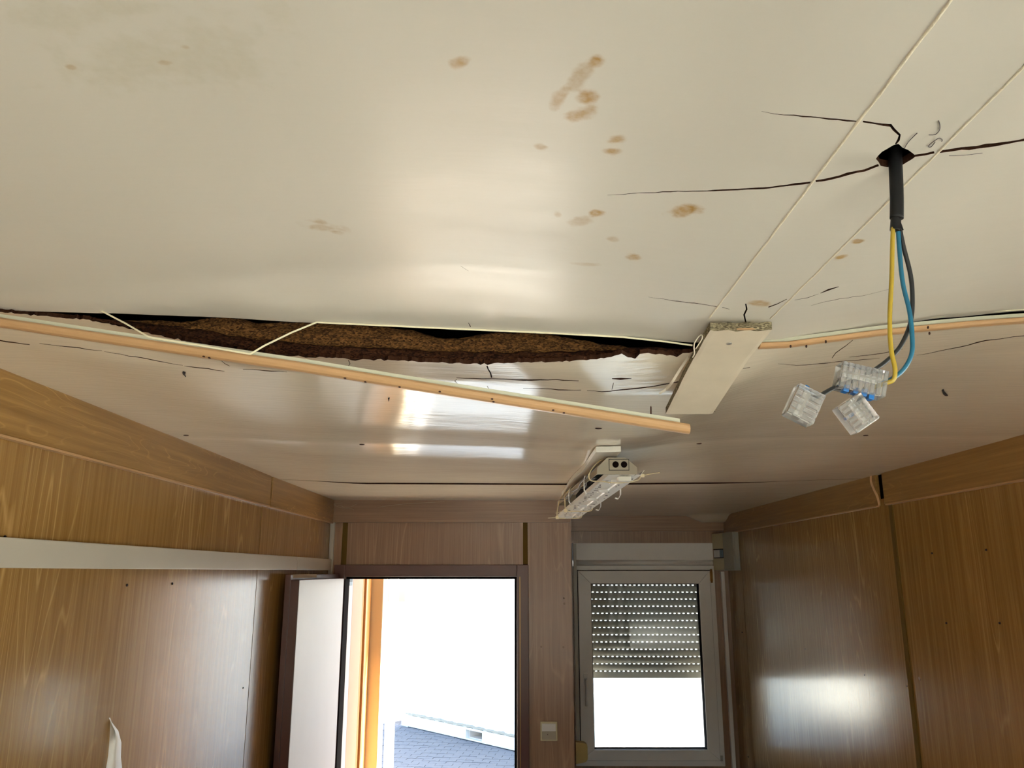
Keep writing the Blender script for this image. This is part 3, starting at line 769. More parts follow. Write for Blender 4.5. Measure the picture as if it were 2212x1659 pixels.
# shutter slats: each a curved hollow strip hung on a perforated web (the holes let the daylight through)
sy = YW + .135; pitch = .0445; zb0 = 1.342; ns = 15; sx0, sx1 = .40, 1.235
pxs = .0294
for i in range(ns):
    z0 = zb0 + .034 + pitch * i; mb = MB()
    prof = [(sy, z0 + .0058), (sy - .006, z0 + .011), (sy - .0085, z0 + .022), (sy - .0075, z0 + .034), (sy - .002, z0 + pitch), (sy + .003, z0 + pitch), (sy + .003, z0 + .0058)]
    mb.prism(prof, 'x', sx0, sx1, 0, True)
    x = sx0 + (i % 3) * .0098                              # web between the holes
    while x < sx1:
        mb.box((x, sy - .001, z0 - .001), (min(x + .0165, sx1), sy + .002, z0 + .0075)); x += pxs
    mb.build('slat', M['slat'], w1)
B((sx0, sy - .007, zb0 - .004), (sx1, sy + .006, zb0 + .0335)).build('bottom_bar', M['slat'], w1, .002)
for a, b in ((.372, .402), (1.233, 1.262)):
    B((a, YW + .076, WZ0 + .01), (b, YW + .16, WZ1)).build('guide_rail', M['pvc'], w1)
B((WX0 - .02, YW + .08, WZ0 - .03), (WX1 + .02, YW + .17, WZ0)).build('outer_sill', M['metal'], w1)
B((WX0, YW + .125, FZ1 - .03), (WX1, YW + .15, WZ1)).build('shutter_roll', M['slat'], w1)

# ================================================================== THINGS ON THE WALLS
# strap winder
def winder():
    x0, x1, z0, z1 = .357, .428, .872, 1.0
    t = thing('strap_winder', 'yellowed plastic roller shutter strap winder at the lower left of the window', 'strap winder', (x0, YW - .03, z0))
    r = .024; pts = [(x0, z0 + .004)]
    for k in range(5): a = -math.pi / 2 + k * math.pi / 8; pts.append((x1 - r + r * math.cos(a), z0 + .014 + r + r * math.sin(a)))
    for k in range(5): a = k * math.pi / 8; pts.append((x1 - r + r * math.cos(a), z1 - r - .004 + r * math.sin(a)))
    pts.append((x0, z1))
    MB().prism(pts, 'y', YW - .085, YW - .034).build('cover', M['pvc_old'], t, .003)
    MB().prism([(x0 + .03 + .02 * math.cos(k * math.pi / 8), (z0 + z1) / 2 + .02 * math.sin(k * math.pi / 8)) for k in range(16)], 'y', YW - .0865, YW - .084).build('spring_cap', M['pvc_old'], t)
winder()
# light switch
def switch():
    a = on_y(1167, 1558, YD - .004); b = on_y(1204, 1600, YD - .004)
    t = thing('light_switch', 'square cream light switch with a white half on the wall right of the door', 'switch', ((a.x + b.x) / 2, YD - .004, b.z))
    MB().box((a.x, YD - .016, b.z), (b.x, YD - .004, a.z)).build('frame', M['pvc_beige'], t, .004)
    zm = (a.z + b.z) / 2 + .001
    MB().box((a.x + .007, YD - .021, zm), (b.x - .007, YD - .015, a.z - .008)).build('rocker', M['paper'], t, .002)
    MB().box((a.x + .007, YD - .019, b.z + .007), (b.x - .007, YD - .015, zm - .001)).build('cover_plate', M['lamp_grey'], t, .002)
    MB().prism([(a.x + .034 + .002 * math.cos(k), b.z + .03 + .002 * math.sin(k)) for k in range(6)], 'y', YD - .0205, YD - .0185).build('screw', M['rust'], t)
switch()
# fuse box on the right wall
def fuse_box():
    z0, z1 = 2.006, 2.238; A, Bp = Vector((1.263, 5.178, 0)), Vector((1.322, 4.90, 0)); L = (Bp - A).length
    u = (Bp - A).normalized(); v = Vector((-u.y, u.x, 0))
    if v.x < 0: v = -v
    t = thing('fuse_box', 'grey and beige fuse box on the right wall beside the window', 'fuse box', (XR, 5.04, z0))
    def bx_(u0, u1, v0, v1, a, b, nm, mat, bev=.002):
        mb = MB().box((u0, v0, a), (u1, v1, b)); mb.v = [tuple(A + u * q[0] + v * q[1] + Vector((0, 0, q[2]))) for q in mb.v]; return mb.build(nm, mat, t, bev)
    bx_(.0, L, .012, .048, z0, z1, 'body', M['pvc_grey'], .003)
    bx_(.012, L, .046, .060, z0 + .004, z1 - .004, 'back_plate', M['dark'])
    um = L * .52
    bx_(um, L - .004, 0, .013, z0 + .003, z1 - .003, 'lid', M['pvc_grey'], .003)
    bx_(.002, um - .002, -.001, .013, z0 + .003, z0 + .075, 'cover', M['pvc_beige'], .003)
    bx_(.002, um - .002, -.001, .013, z0 + .133, z1 - .003, 'cover', M['pvc_beige'], .003)
    bx_(.006, um - .004, .004, .014, z0 + .075, z0 + .133, 'recess', M['dark'], 0)
    for k in range(3): bx_(.012 + .043 * k, .051 + .043 * k, -.0005, .01, z0 + .081, z0 + .127, 'breaker', M['paper'] if k < 2 else M['label_g'])
fuse_box()
# conduit right of the window
tag(MB().box((1.306, YW - .03, 0), (1.328, YW - .001, 2.0)).build('wall_conduit', M['pvc'], None, .003), 'thin white vertical conduit in the corner right of the window', 'conduit')
# trunking along the left wall
tk = thing('cable_trunking', 'long flat grey plastic trunking along the left wall below the cornice', 'trunking', (XL, 1.6, 2.0))
B((XL + .0035, YB + .02, 2.006), (XL + .022, 3.38, 2.060)).build('cover', M['trunk'], tk, .0025)
B((XL + .0035, 3.383, 2.006), (XL + .022, 4.005, 2.060)).build('cover', M['trunk'], tk, .0025)
B((XL + .001, YB + .02, 2.009), (XL + .0045, 4.0, 2.057)).build('back_plate', M['trunk'], tk)
# peeling edging on the right cornice joint
pe = [(XR - .018, 2.985, 2.350), (XR - .024, 2.975, 2.325), (XR - .034, 2.935, 2.292), (XR - .034, 2.915, 2.265), (XR - .032, 2.912, 2.238), (XR - .042, 2.895, 2.230)]
cp = curve_pts(pe, 6); rings = []
for i, p in enumerate(cp):
    w = .010
    rings.append([p + Vector((0, -w * .8, .002)), p + Vector((-.0012, 0, 0)), p + Vector((0, w * .8, .002)), p + Vector((.001, w * .8, .003)), p + Vector((0, 0, .001)), p + Vector((.001, -w * .8, .003))])
tag(MB().loft(rings, 0, False).build('peeled_edging', M['strip_tan']), 'curled light brown edging strip peeling off the cornice joint of the right wall', 'edging')

# ================================================================== THINGS AT THE BROKEN JOINT
# the fallen moulding: pale flange above, rounded tan bead below
PROF = [(0.000, 0.000), (-.004, .0015), (-.0065, .005), (-.0065, .009), (-.004, .0118)]
def moulding(name, pts, label, flange=.0058, h=.0122):
    """pts: along the lower edge; y towards the room is negative"""
    t = thing(name, label, 'moulding', pts[0])
    pts = [Vector(p) for p in pts]
    bead = [[p + Vector((0, y, z * h / .0118)) for y, z in PROF] + [p + Vector((.0, .006, h)), p + Vector((0, .006, 0))] for p in pts]
    MB().loft(bead, 0, False).build('bead', M['bead_tan'], t, .0008, 2)
    fl_ = [[p + Vector((0, .0, h)), p + Vector((0, .0, h + flange)), p + Vector((0, .006, h + flange)), p + Vector((0, .006, h))] for p in (pts[:-1] + [pts[-1] + (pts[-2] - pts[-1]).normalized() * .012])]
    MB().loft(fl_, 0, False).build('flange', M['bead_pale'], t)
    return t
mpts = []
for px, py in [(-40, 700), (0, 706), (210, 738), (420, 769), (640, 801), (830, 832), (1040, 866), (1250, 899), (1400, 923), (1490, 937)]:
    mpts.append(on_y(px, py, 1.005))
fm = moulding('fallen_moulding', mpts, 'long tan wooden moulding fallen at its right end, hanging across the ceiling joint')
def nail(parent, px, py0, py1, y):
    a, b = on_y(px, py0, y), on_y(px, py1, y)
    MB().tube([a, a + (b - a) * .12, b], [.0003, .0011, .0012], 6).build('nail', M['rust'], parent)
nail(fm, 1406, 877, 903, 1.008)
for px, py in [(745, 817), (789, 825), (863, 836), (950, 846), (1063, 862), (1066, 868), (1195, 886), (1218, 892), (440, 770), (452, 773)]:
    c = on_y(px, py, .9975)
    MB().loft([[(c.x + .0016 * math.cos(k * 1.05) * (1 + .4 * math.sin(k * 3)), c.y - d, c.z + .0010 * math.sin(k * 1.05)) for k in range(6)] for d in (-.0015, .0008)]).build('splinter', M['rust'], fm)
rp = [on_y(px, py, 1.025) for px, py in [(1640, 752), (1700, 750), (1760, 742), (1830, 733), (1900, 724), (2000, 714), (2110, 704), (2212, 697), (2290, 692)]]
rm = moulding('ceiling_moulding', rp, 'tan wooden moulding still fixed along the joint right of the broken plank', .0062, .0072)
for px, py in [(1708, 748), (1742, 748), (1784, 738), (2005, 707), (2008, 720)]:
    c = on_y(px, py, 1.0175)
    MB().loft([[(c.x + .0009 * math.cos(k * 1.05), c.y - d, c.z + .0022 * math.sin(k * 1.05)) for k in range(6)] for d in (-.0015, .0008)]).build('splinter', M['rust'], rm)
# the zigzag edge strip pulled off the near sheet
def ribbon(pts, w, t):
    pts = [Vector(p) for p in pts]; rings = []
    for i, p in enumerate(pts):
        d = (pts[min(i + 1, len(pts) - 1)] - pts[max(i - 1, 0)]).normalized(); n_ = Vector((0, 1, 0)); a = d.cross(n_).normalized()
        rings.append([p + a * w, p + a * w + n_ * t, p - a * w + n_ * t, p - a * w])
    return MB().loft(rings)
zz = [on_y(px, py, y) for px, py, y in [(-60, 657, 1.033), (0, 659, 1.033), (110, 664, 1.033), (214, 670, 1.032), (220, 672, 1.03), (270, 698, 1.012), (318, 726, .994), (330, 730, .994), (430, 746, .994), (530, 763, .994), (540, 765, .994), (570, 747, 1.0), (630, 718, 1.015), (684, 696, 1.03), (700, 697, 1.033), (850, 704, 1.034), (1000, 711, 1.034), (1180, 719, 1.034), (1345, 728, 1.034), (1440, 738, 1.033), (1496, 746, 1.031)]]
tag(ribbon(zz, .0011, .0008).build('edge_strip', M['strip']), 'thin pale plastic edge strip zigzagging across the dark open joint', 'strip')
zz2 = [on_y(px, py, 1.031) for px, py in [(1640, 740), (1700, 728), (1760, 718), (1830, 706), (1900, 697), (2000, 686), (2110, 674), (2212, 668), (2280, 663)]]
tag(ribbon(zz2, .0010, .0008).build('edge_strip', M['strip']), 'thin pale plastic edge strip along the ceiling above the right moulding', 'strip')

# the broken plank nailed under the joint
def plank():
    t = thing('broken_plank', 'short cream chipboard plank with a broken end nailed across the ceiling joint', 'plank', (.28, 1.1, 2.26))
    x0, x1 = .2415, .3175; n = 14; mb = MB(); rn = random.Random(4)
    A = on_surf(1535, 703, lambda x, y: 2.302); 
    def bz(y): return ipl([(.93, 2.2915), (1.04, 2.281), (1.27, 2.2440)], y)
    th_ = .0105
    near = [(x0 + (x1 - x0) * i / n, .936 + .004 * math.sin(i * 1.3) * .5 + rn.random() * .002) for i in range(n + 1)]
    far = [(x0 + (x1 - x0) * i / n, 1.249 + .001 * rn.random()) for i in range(n + 1)]
    rings = []
    ys = 9
    for k in range(ys + 1):
        f = k / ys; ring = []
        row = [(a[0], a[1] + (b[1] - a[1]) * f) for a, b in zip(near, far)]
        jl = .0012 * (rn.random() - .5)
        for i, (x, y) in enumerate(row): ring.append((x + (jl if i == 0 else 0), y, bz(y) + (.0008 if i in (0, n) else 0)))
        for i, (x, y) in enumerate(row[::-1]): ring.append((x + (jl if i == n else 0), y - .001, bz(y) + th_))
        rings.append(ring)
    o = len(mb.f)
    mb.loft(rings, 0, False)
    nn = 2 * (n + 1)
    # raw chipboard on both ends and both long edges
    for fi in range(len(mb.f)):
        f = mb.f[fi]
        if len(f) == nn: mb.mi[fi] = 1
        else:
            cols = {i % nn for i in f}
            if cols in ({n, n + 1}, {0, nn - 1}): mb.mi[fi] = 1
    mb.build('board', [M['plank'], M['chip_plank']], t, fix=True)
    c = Vector((.262, .985, bz(.985)))
    c = on_surf(1575, 742, lambda x, y: bz(y))
    MB().loft([[(c.x + .0038 * math.cos(k * math.pi / 5), c.y + .0038 * math.sin(k * math.pi / 5), c.z + d) for k in range(10)] for d in (.002, -.0007)]).build('nail_head', M['metal'], t)
    c = on_surf(1610, 712, lambda x, y: bz(y))
    MB().loft([[(c.x + .011 * math.cos(k * math.pi / 5), c.y + .003 * math.sin(k * math.pi / 5) - .001, c.z + d) for k in range(10)] for d in (.001, -.0003)]).build('torn_patch', M['bead_tan'], t)
    # slivers of chipboard standing off the far corner
    for a, b in (((1538, 883), (1549, 876)), ((1538, 884), (1545, 890)), ((1536, 882), (1549, 885))):
        MB().tube([on_y(a[0], a[1], 1.247), on_y(b[0], b[1], 1.247)], [.0012, .0004], 5).build('splinter', M['chip_plank'], t)
    return t
plank()
# peeled film beside the plank
fp_ = [on_y(px, py, y) for px, py, y in [(1487, 770, 1.07), (1470, 795, 1.09), (1452, 824, 1.11), (1440, 838, 1.13), (1424, 850, 1.14)]]
rings = []
for i, p in enumerate(curve_pts(fp_, 5)):
    w = .0022 if i < 16 else .0014
    rings.append([p + Vector((-.001, 0, w * .4)), p + Vector((.0015, .003, -w)), p + Vector((.002, .0035, -w + .0006)), p + Vector((-.0004, .001, w * .4 + .0006))])
tag(MB().loft(rings).build('peeled_film', M['film']), 'narrow strip of peeled white laminate standing off left of the plank', 'laminate strip')
fq = [on_y(px, py, y) for px, py, y in [(1496, 772, .99), (1500, 764, .985), (1499, 750, .98), (1501, 740, .975), (1510, 727, .97), (1516, 724, .968), (1517, 731, .968), (1508, 746, .972), (1503, 754, .975)]]
tag(MB().tube(curve_pts(fq, 5), .0009, 6, 0, .6).build('laminate_curl', M['film']), 'curled thread of torn laminate at the near left edge of the plank', 'laminate strip')

# ================================================================== THE HANGING CABLE
CY = .553
ct = thing('hanging_cable', 'black sheathed cable hanging from a hole in the ceiling with bare coloured wires', 'cable', on_y(1935, 345, CY))
def P(px, py, d=0.0): return on_y(px, py, CY + d)
MB().tube(curve_pts([P(1932, 300), P(1934, 345), P(1937, 420), P(1937, 472)], 6), .0050, 14, 0, .85).build('sheath', M['cable'], ct)
MB().tube(curve_pts([P(1936, 465), P(1934, 490), P(1933, 499)], 4), [.0037] * 8 + [.0022], 10).build('inner_sheath', M['cable'], ct)
for a, b in (((1944, 470), (1950, 462)), ((1942, 478), (1951, 497)), ((1934, 480), (1932, 503)), ((1940, 480), (1947, 500))):
    MB().tube([P(*a, -.002), P(*b, -.002)], [.0012, .0005], 5).build('torn_sheath', M['cable'], ct)
def wire(nm, pts, mat, lab):
    o = MB().tube(curve_pts([P(*p) for p in pts], 8), .00165, 10).build(nm, mat, ct); o['label'] = lab
wire('wire', [(1930, 480, 0), (1928, 520, -.002), (1926, 600, -.003), (1922, 690, -.003), (1925, 755, -.003), (1933, 795, -.003), (1930, 820, -.002), (1912, 828, 0), (1885, 838, .003)], M['w_yel'], 'yellow-green wire')
wire('wire', [(1939, 480, 0), (1943, 540, .002), (1950, 610, .002), (1964, 670, .002), (1970, 720, .002), (1969, 765, .003), (1950, 800, .004), (1920, 822, .004), (1885, 836, .004)], M['w_blue'], 'blue wire')
wire('wire', [(1941, 480, .001), (1951, 530, .003), (1967, 595, .005), (1971, 650, .006), (1966, 700, .006), (1945, 748, .007), (1915, 780, .008), (1880, 804, .008), (1835, 826, .008), (1805, 836, .006), (1770, 855, .002), (1752, 862, 0)], M['w_black'], 'dark grey wire')
# three clear terminal blocks
def block(px, py, ang, w, h_, d, label, ribs, levers, dy):
    """w, h in metres in the plane facing the room; ang in degrees"""
    c = P(px, py, dy)
    t = thing('terminal_block', label, 'terminal block', c, 'clear terminal blocks on the wire ends')
    R_ = Matrix.Rotation(math.radians(ang), 4, 'Y')
    def fin(mb, nm, mat, bev=0, seg=2):
        mb.v = [tuple(R_ @ Vector(v) + c) for v in mb.v]; return mb.build(nm, mat, t, bev, seg)
    mb = MB(); fin(mb.box((-w / 2, -d / 2, -h_ / 2), (w / 2, d / 2, h_ / 2)), 'housing', M['clear'], min(h_, d) * .16, 3)
    mb = MB()
    for k in range(ribs):
        x = -w / 2 + w * (k + .5) / ribs; ww_ = w / ribs * .3
        mb.box((x - ww_, -d / 2 - .0012, -h_ * .48), (x + ww_, -d / 2 + .0005, h_ * .02))
        mb.box((x - ww_, -d / 2 - .0012, h_ * .12), (x + ww_, -d / 2 + .0005, h_ * .46))
    r_ = fin(mb, 'rib', M['clear']); r_['kind'] = 'stuff'
    fin(MB().box((-w * .4, -d * .18, -h_ * .05), (w * .4, d * .2, h_ * .22)), 'contact_bar', M['tin'], .0006)
    for k, (lx, lz, s_) in enumerate(levers):
        fin(MB().box((lx * w - s_, -d * .3, lz * h_ - s_ * 1.2), (lx * w + s_, d * .15, lz * h_ + s_ * 1.2)), 'lever', M['lever'], .0006)
    return t
block(1858, 823, 14, .034, .020, .014, 'clear terminal block with a row of blue levers, uppermost of the three on the cable', 8, [(-.30, -.46, .0020), (-.10, -.46, .0018), (.08, -.46, .0020), (.24, -.52, .0020)], .004)
block(1735, 876, -62, .0245, .0205, .013, 'clear terminal block at the end of the dark grey wire', 5, [(.50, .18, .0014)], -.001)
block(1848, 894, 57, .0225, .0205, .012, 'clear ribbed terminal block hanging lowest, below the one with blue levers', 6, [(-.05, -.22, .0011)], -.002)
MB().tube([P(1866, 840, .003), P(1857, 858, .001), P(1850, 872, -.001)], .0016, 8).build('wire', M['w_black'], ct)

# pencil marks and a hair on the near ceiling beside the cable hole
def scribble(pts, nm, lab, cat, mat, r=.00028, zf=zA, off=-.0006):
    q = [on_surf(x, y, zf) + Vector((0, 0, off)) for x, y in pts]
    tag(MB().tube(curve_pts(q, 5), r, 5).build(nm, mat), lab, cat)
scribble([(2027, 259), (2030, 268), (2029, 280), (2020, 289), (2006, 290)], 'pencil_mark', 'curved pencil hook drawn on the ceiling right of the cable hole', 'pencil mark', M['pencil'])
scribble([(2034, 304), (2035, 300), (2028, 297), (2018, 303), (2007, 312), (2006, 316), (2012, 315), (2020, 305)], 'pencil_mark', 'small pencil loop drawn on the ceiling beside the caulk line', 'pencil mark', M['pencil'])
scribble([(1954, 318), (1963, 304), (1981, 286)], 'pencil_mark', 'straight pencil dash leading up from the cable hole', 'pencil mark', M['pencil'])
scribble([(2050, 335), (2080, 334), (2122, 329)], 'pencil_mark', 'short pencil dash just below the right-hand crack', 'pencil mark', M['pencil'], .0002)
# dark flakes clinging to the ceiling
def flake(px, py, pts, lab, zf=zB):
    c = on_surf(px, py, zf); mb = MB()
    q = [on_surf(px + a, py + b, zf) for a, b in pts]
    mb.loft([[v + Vector((0, 0, -.0003)) for v in q], [v * .75 + c * .25 + Vector((0, 0, -.003)) for v in q]])
    tag(mb.build('bark_flake', M['flake']), lab, 'flake', 'dark flakes on the ceiling')
flake(2040, 848, [(-6, -6), (-2, -8), (0, -3), (5, 2), (8, 6), (2, 6), (-3, 2)], 'dark flake stuck to the ceiling right of the terminal blocks')
flake(398, 806, [(-3, -5), (3, -3), (2, 3), (4, 7), (0, 2), (-4, -1)], 'dark flake stuck to the ceiling below the fallen moulding, on its left half')
flake(840, 861, [(-2, -2), (2, -3), (1, 3), (-1, 4)], 'tiny dark flake on the shiny ceiling right under the moulding')

# ================================================================== THE CEILING LIGHT
b0, b1, b2 = on_surf(1287, 963, zB), on_surf(1349, 957, zB), on_surf(1213, 1062, zC)
bw = b1.x - b0.x; z0, z1 = b0.z, b2.z
mb = MB(); rings = []
for i in range(7):
    f = i / 6; x = b0.x + (b2.x - b0.x) * f; y = b0.y + (b2.y - b0.y) * f; z = min(zB(x + bw / 2, y) if y < 3.07 else zC(x + bw / 2, y), 2.36) - .0015
    lo = max(z - .016, 2.2915 + .0 * f if y > 2.06 else z - .016)
    rings.append([(x, y, z - .015), (x + bw, y - .008 * (1 - f), z - .015), (x + bw, y - .008 * (1 - f), z), (x, y, z)])
board_mb = mb.loft(rings)
lt = thing('light_fitting', 'stripped fluorescent light fitting held together with pale cable ties', 'light', (.28, 2.95, 2.3))
board_mb.build('mounting_board', M['tray'], lt, .002)['label'] = 'narrow cream board between the fitting and the ceiling'
ya, yb = 2.05, 3.30; ca, cb = .263, .2245
def LX(y): return ca + (cb - ca) * (y - ya) / (yb - ya)
def LZ(y): return 2.246 + (2.267 - 2.246) * (y - ya) / (yb - ya)
def hring(y, k=0.0, z_up=0.0):
    x, z = LX(y), LZ(y); k_ = k
    return [(x - .053 + k_, y, z), (x - .053 + k_, y, z + .016), (x - .025 + k_, y, z + .044 - k_), (x + .022 - k_, y, z + .044 - k_), (x + .052 - k_, y, z + .018), (x + .052 - k_, y, z)]
mb = MB()                                             # open channel
oa, ob, ia, ib = hring(ya), hring(yb), hring(ya, .0015), hring(yb, .0015)
n = 6; vs = oa + ob + ia + ib; fs = []
for j in range(n - 1):
    fs.append((j, j + 1, n + j + 1, n + j)); fs.append((2 * n + j, 3 * n + j, 3 * n + j + 1, 2 * n + j + 1))
fs += [(0, n, 3 * n, 2 * n), (n - 1, 3 * n - 1, 4 * n - 1, 2 * n - 1)]
mb.add(vs, fs).build('housing', M['lamp_grey'], lt, fix=True)  # darker grey puts the shade on the lamp's side into the housing colour
MB().loft([hring(ya - .004), hring(ya + .002)]).build('end_cap', M['lamp_grey'], lt, .001)
e2 = MB().loft([hring(yb - .002), hring(yb + .004)]).build('end_cap', M['lamp_grey'], lt, .001)
x, z = LX(ya), LZ(ya)
g = MB().box((x - .020, ya - .0065, z + .011), (x + .030, ya - .003, z + .038)).build('knockout_plate', M['lamp_grey'], lt, .001)
MB().box((x - .0215, ya - .0045, z + .0095), (x + .0315, ya - .0035, z + .0395)).build('plate_shadow_gap', M['dark'], lt)
for cx_ in (-.004, .018):
    MB().loft([[(x + cx_ + .0085 * math.cos(k * math.pi / 6), y, z + .025 + .0085 * math.sin(k * math.pi / 6)) for k in range(12)] for y in (ya - .0075, ya - .006)]).build('cable_entry', M['rubber'], lt)
MB().box((LX(2.65) - .018, 2.3, LZ(2.5) + .008), (LX(2.65) + .018, 3.0, LZ(2.5) + .03)).build('ballast', M['dark'], lt, .003)
for k in range(3):
    q = [(LX(y) - .045 + .012 * math.sin(y * 9 + k * 2), y, LZ(y) + .008 + .006 * math.sin(y * 14 + k)) for y in [2.2 + i * .1 for i in range(11)]]
    MB().tube(curve_pts(q, 3), .0018, 6).build('inner_wire', M['w_black'], lt)
# the loose gear tray, dropped at its far end
def TX(y): return .287 + (.207 - .287) * (y - 2.07) / (3.25 - 2.07)
def TZ(y): return 2.2475 + (2.209 - 2.2475) * (y - 2.07) / (3.25 - 2.07)
def tring(y):
    x, z = TX(y), TZ(y); w = .043; u = .0012
    return [(x - w - .004, y, z + .009), (x - w, y, z), (x - .012, y, z), (x - .009, y, z + .003), (x + .009, y, z + .003), (x + .012, y, z), (x + w, y, z), (x + w + .009, y, z + .012),
            (x + w + .008, y, z + .013), (x + w - u, y, z + u), (x + .012, y, z + u), (x + .009, y, z + .003 + u), (x - .009, y, z + .003 + u), (x - .012, y, z + u), (x - w + u, y, z + u), (x - w - .003, y, z + .0095)]
tr = MB().loft([tring(2.075 + (3.25 - 2.075) * i / 8) for i in range(9)]).build('gear_tray', M['tray'], lt)
hol = MB(); rn = random.Random(5)
for i in range(28):
    y = 2.14 + i * .0395; x, z = TX(y), TZ(y)
    for q in range(2):
        dx = rn.choice((-.033, -.028, -.022, .02, .027, .034)); l_ = rn.choice((.008, .014, .022)); w = rn.choice((.002, .004))
        hol.box((x + dx - w, y, z - .0006), (x + dx + w, y + l_, z + .0004))
o = hol.build('punched_slot', M['dark'], tr); o['kind'] = 'stuff'
for i, y in enumerate((2.16, 2.36, 2.56, 2.76, 2.96, 3.14)):
    x, z = TX(y), TZ(y)
    MB().box((x - .02, y, z - .009), (x + .006, y + .012, z)).build('lamp_contact', M['paper'], tr, .001)
    MB().box((x - .02, y + .05, z - .006), (x - .016, y + .075, z)).build('contact_clip', M['paper'], tr, .001)
MB().box((TX(2.11) - .012, 2.095, TZ(2.11) - .012), (TX(2.11) + .022, 2.13, TZ(2.11))).build('starter_socket', M['tray'], tr, .002)
# spring clips
def clip(y, sdx, drop):
    x = LX(y) + (-.0545 if sdx < 0 else .0545); z = LZ(y)
    pts = [(x, y, z + .022), (x + sdx * .004, y, z + .006), (x + sdx * .003, y, z - drop + .012), (x - sdx * .004, y, z - drop), (x - sdx * .014, y, z - drop + .003)]
    pts = [Vector(p) for p in pts]
    MB().loft([[p + Vector((-.0008, -.011, 0)), p + Vector((.0008, -.011, .0008)), p + Vector((.0008, .011, .0008)), p + Vector((-.0008, .011, 0))] for p in pts]).build('spring_clip', M['metal'], lt)
clip(2.30, -1, .032); clip(2.76, -1, .034); clip(2.36, 1, .042); clip(2.80, 1, .05)
# cable ties
def tie(pts, lab=None, r=.0021):
    o = MB().tube(curve_pts(pts, 6), r, 6, 0, .7).build('cable_tie', M['tie'], lt); return o
x, z = LX(2.12), LZ(2.12)
tie([(x + .028, 2.12, z + .047), (x - .026, 2.12, z + .048), (x - .060, 2.13, z + .016), (x - .059, 2.14, z - .006), (TX(2.16) - .045, 2.15, TZ(2.16) - .006), (TX(2.16), 2.16, TZ(2.16) - .009), (TX(2.16) + .05, 2.16, TZ(2.16) - .002), (x + .08, 2.15, z + .006)])
MB().box((x + .078, 2.144, z + .003), (x + .089, 2.156, z + .011)).build('tie_head', M['tie'], lt, .001)
tie([(x + .083, 2.15, z + .007), (x + .106, 2.15, z + .012), (x + .132, 2.15, z + .016)], r=.0018)
for yy, hd in ((2.92, 0), (3.18, 1)):
    x, z = TX(yy), TZ(yy)
    tie([(LX(yy) - .056, yy, LZ(yy) + .01), (x - .049, yy, z + .006), (x - .04, yy, z - .004), (x, yy, z - .005), (x + .04, yy, z - .004), (x + .052, yy, z + .008), (LX(yy) + .055, yy, LZ(yy) + .012), (LX(yy) + .02, yy, LZ(yy) + .0465), (LX(yy) - .026, yy, LZ(yy) + .0465), (LX(yy) - .056, yy, LZ(yy) + .01)], r=.0026)
    MB().box((x - .054, yy - .006, z - .008), (x - .042, yy + .006, z + .004)).build('tie_head', M['tie'], lt, .001)
    tie([(x - .05, yy, z - .002), (x - .085, yy, z - .004 - .008 * (1 - hd))], r=.0016)

# cobweb in the corner above the door
cw = MB()
for a in ([(716, 1086), (728, 1092), (738, 1095), (755, 1094), (772, 1086)], [(690, 1088), (716, 1087), (740, 1084)], [(740, 1095), (760, 1097), (764, 1100)], [(815, 1094), (870, 1087), (960, 1082)], [(722, 1088), (735, 1090), (745, 1095)]):
    cw.tube(curve_pts([on_y(p, q + 2, YD - .026 - .008 * math.sin(i)) for i, (p, q) in enumerate(a)], 5), .0009, 5)
o = cw.build('cobweb', M['web']); o['kind'] = 'stuff'; tag(o, 'dusty cobweb hanging in the corner above the door', 'cobweb')

# ================================================================== OUTSIDE
GZ = -.16
gr = struct(B((-30, -25, GZ - .3), (40, 60, GZ - .02)).build('ground', M['sand']), 'grey paved yard in front of the cabin', 'ground')
gpl = struct(MB().add([(-30, -25, GZ - .006), (40, -25, GZ - .006), (40, 60, GZ - .006), (-30, 60, GZ - .006)], [(0, 1, 2, 3)]).build('yard_bounce_surface', M['bounce_slab'], gr))  # pale yard added out of view to bounce more daylight into the cabin
MB().add([(-2.6, 8.3, GZ - .004), (.9, 8.3, GZ - .004), (.9, 13.5, GZ - .004), (-2.6, 13.5, GZ - .004)], [(0, 1, 2, 3)]).build('paver_bed', M['sand'], gr)
# interlocking pavers where the open door shows them
def paver_mesh():
    l2, w2_ = .0985, .0485; poly = []
    zig = [(-1, -1), (-.5, -.72), (0, -1), (.5, -.72), (1, -1), (1, 1), (.5, 1.28), (0, 1), (-.5, 1.28), (-1, 1)]
    poly = [(a * l2, b * w2_) for a, b in zig]
    bm = bmesh.new()
    lo = [bm.verts.new((x * .985, y * .98, .0)) for x, y in poly]; lo0 = [bm.verts.new((x, y, -.012)) for x, y in poly]
    bm.faces.new(lo)
    for i in range(len(poly)):
        k = (i + 1) % len(poly); bm.faces.new((lo0[i], lo0[k], lo[k], lo[i]))
    bmesh.ops.recalc_face_normals(bm, faces=bm.faces)
    me = bpy.data.meshes.new('paver'); bm.to_mesh(me); bm.free(); me.materials.append(M['paver']); return me
pm = paver_mesh(); cnt = 0
ang = math.radians(-8)
for j in range(60):
    for i in range(40):
        u = (i - 20) * .2 + (.1 if j % 2 else 0); v = (j - 30) * .1
        x = -.75 + u * math.cos(ang) - v * math.sin(ang); y = 10.4 + u * math.sin(ang) + v * math.cos(ang)
        if not (-.163 * y - .1 < x < .012 * y + .05): continue
        if y < 9.45 or y > 10.45 - (x - .05) * 1.023 + .12: continue
        o = bpy.data.objects.new('paver', pm); COL.objects.link(o); o.parent = gr
        o.location = (x, y, GZ + random.uniform(-.002, .003)); o.rotation_euler = (random.uniform(-.01, .01), random.uniform(-.01, .01), ang); cnt += 1
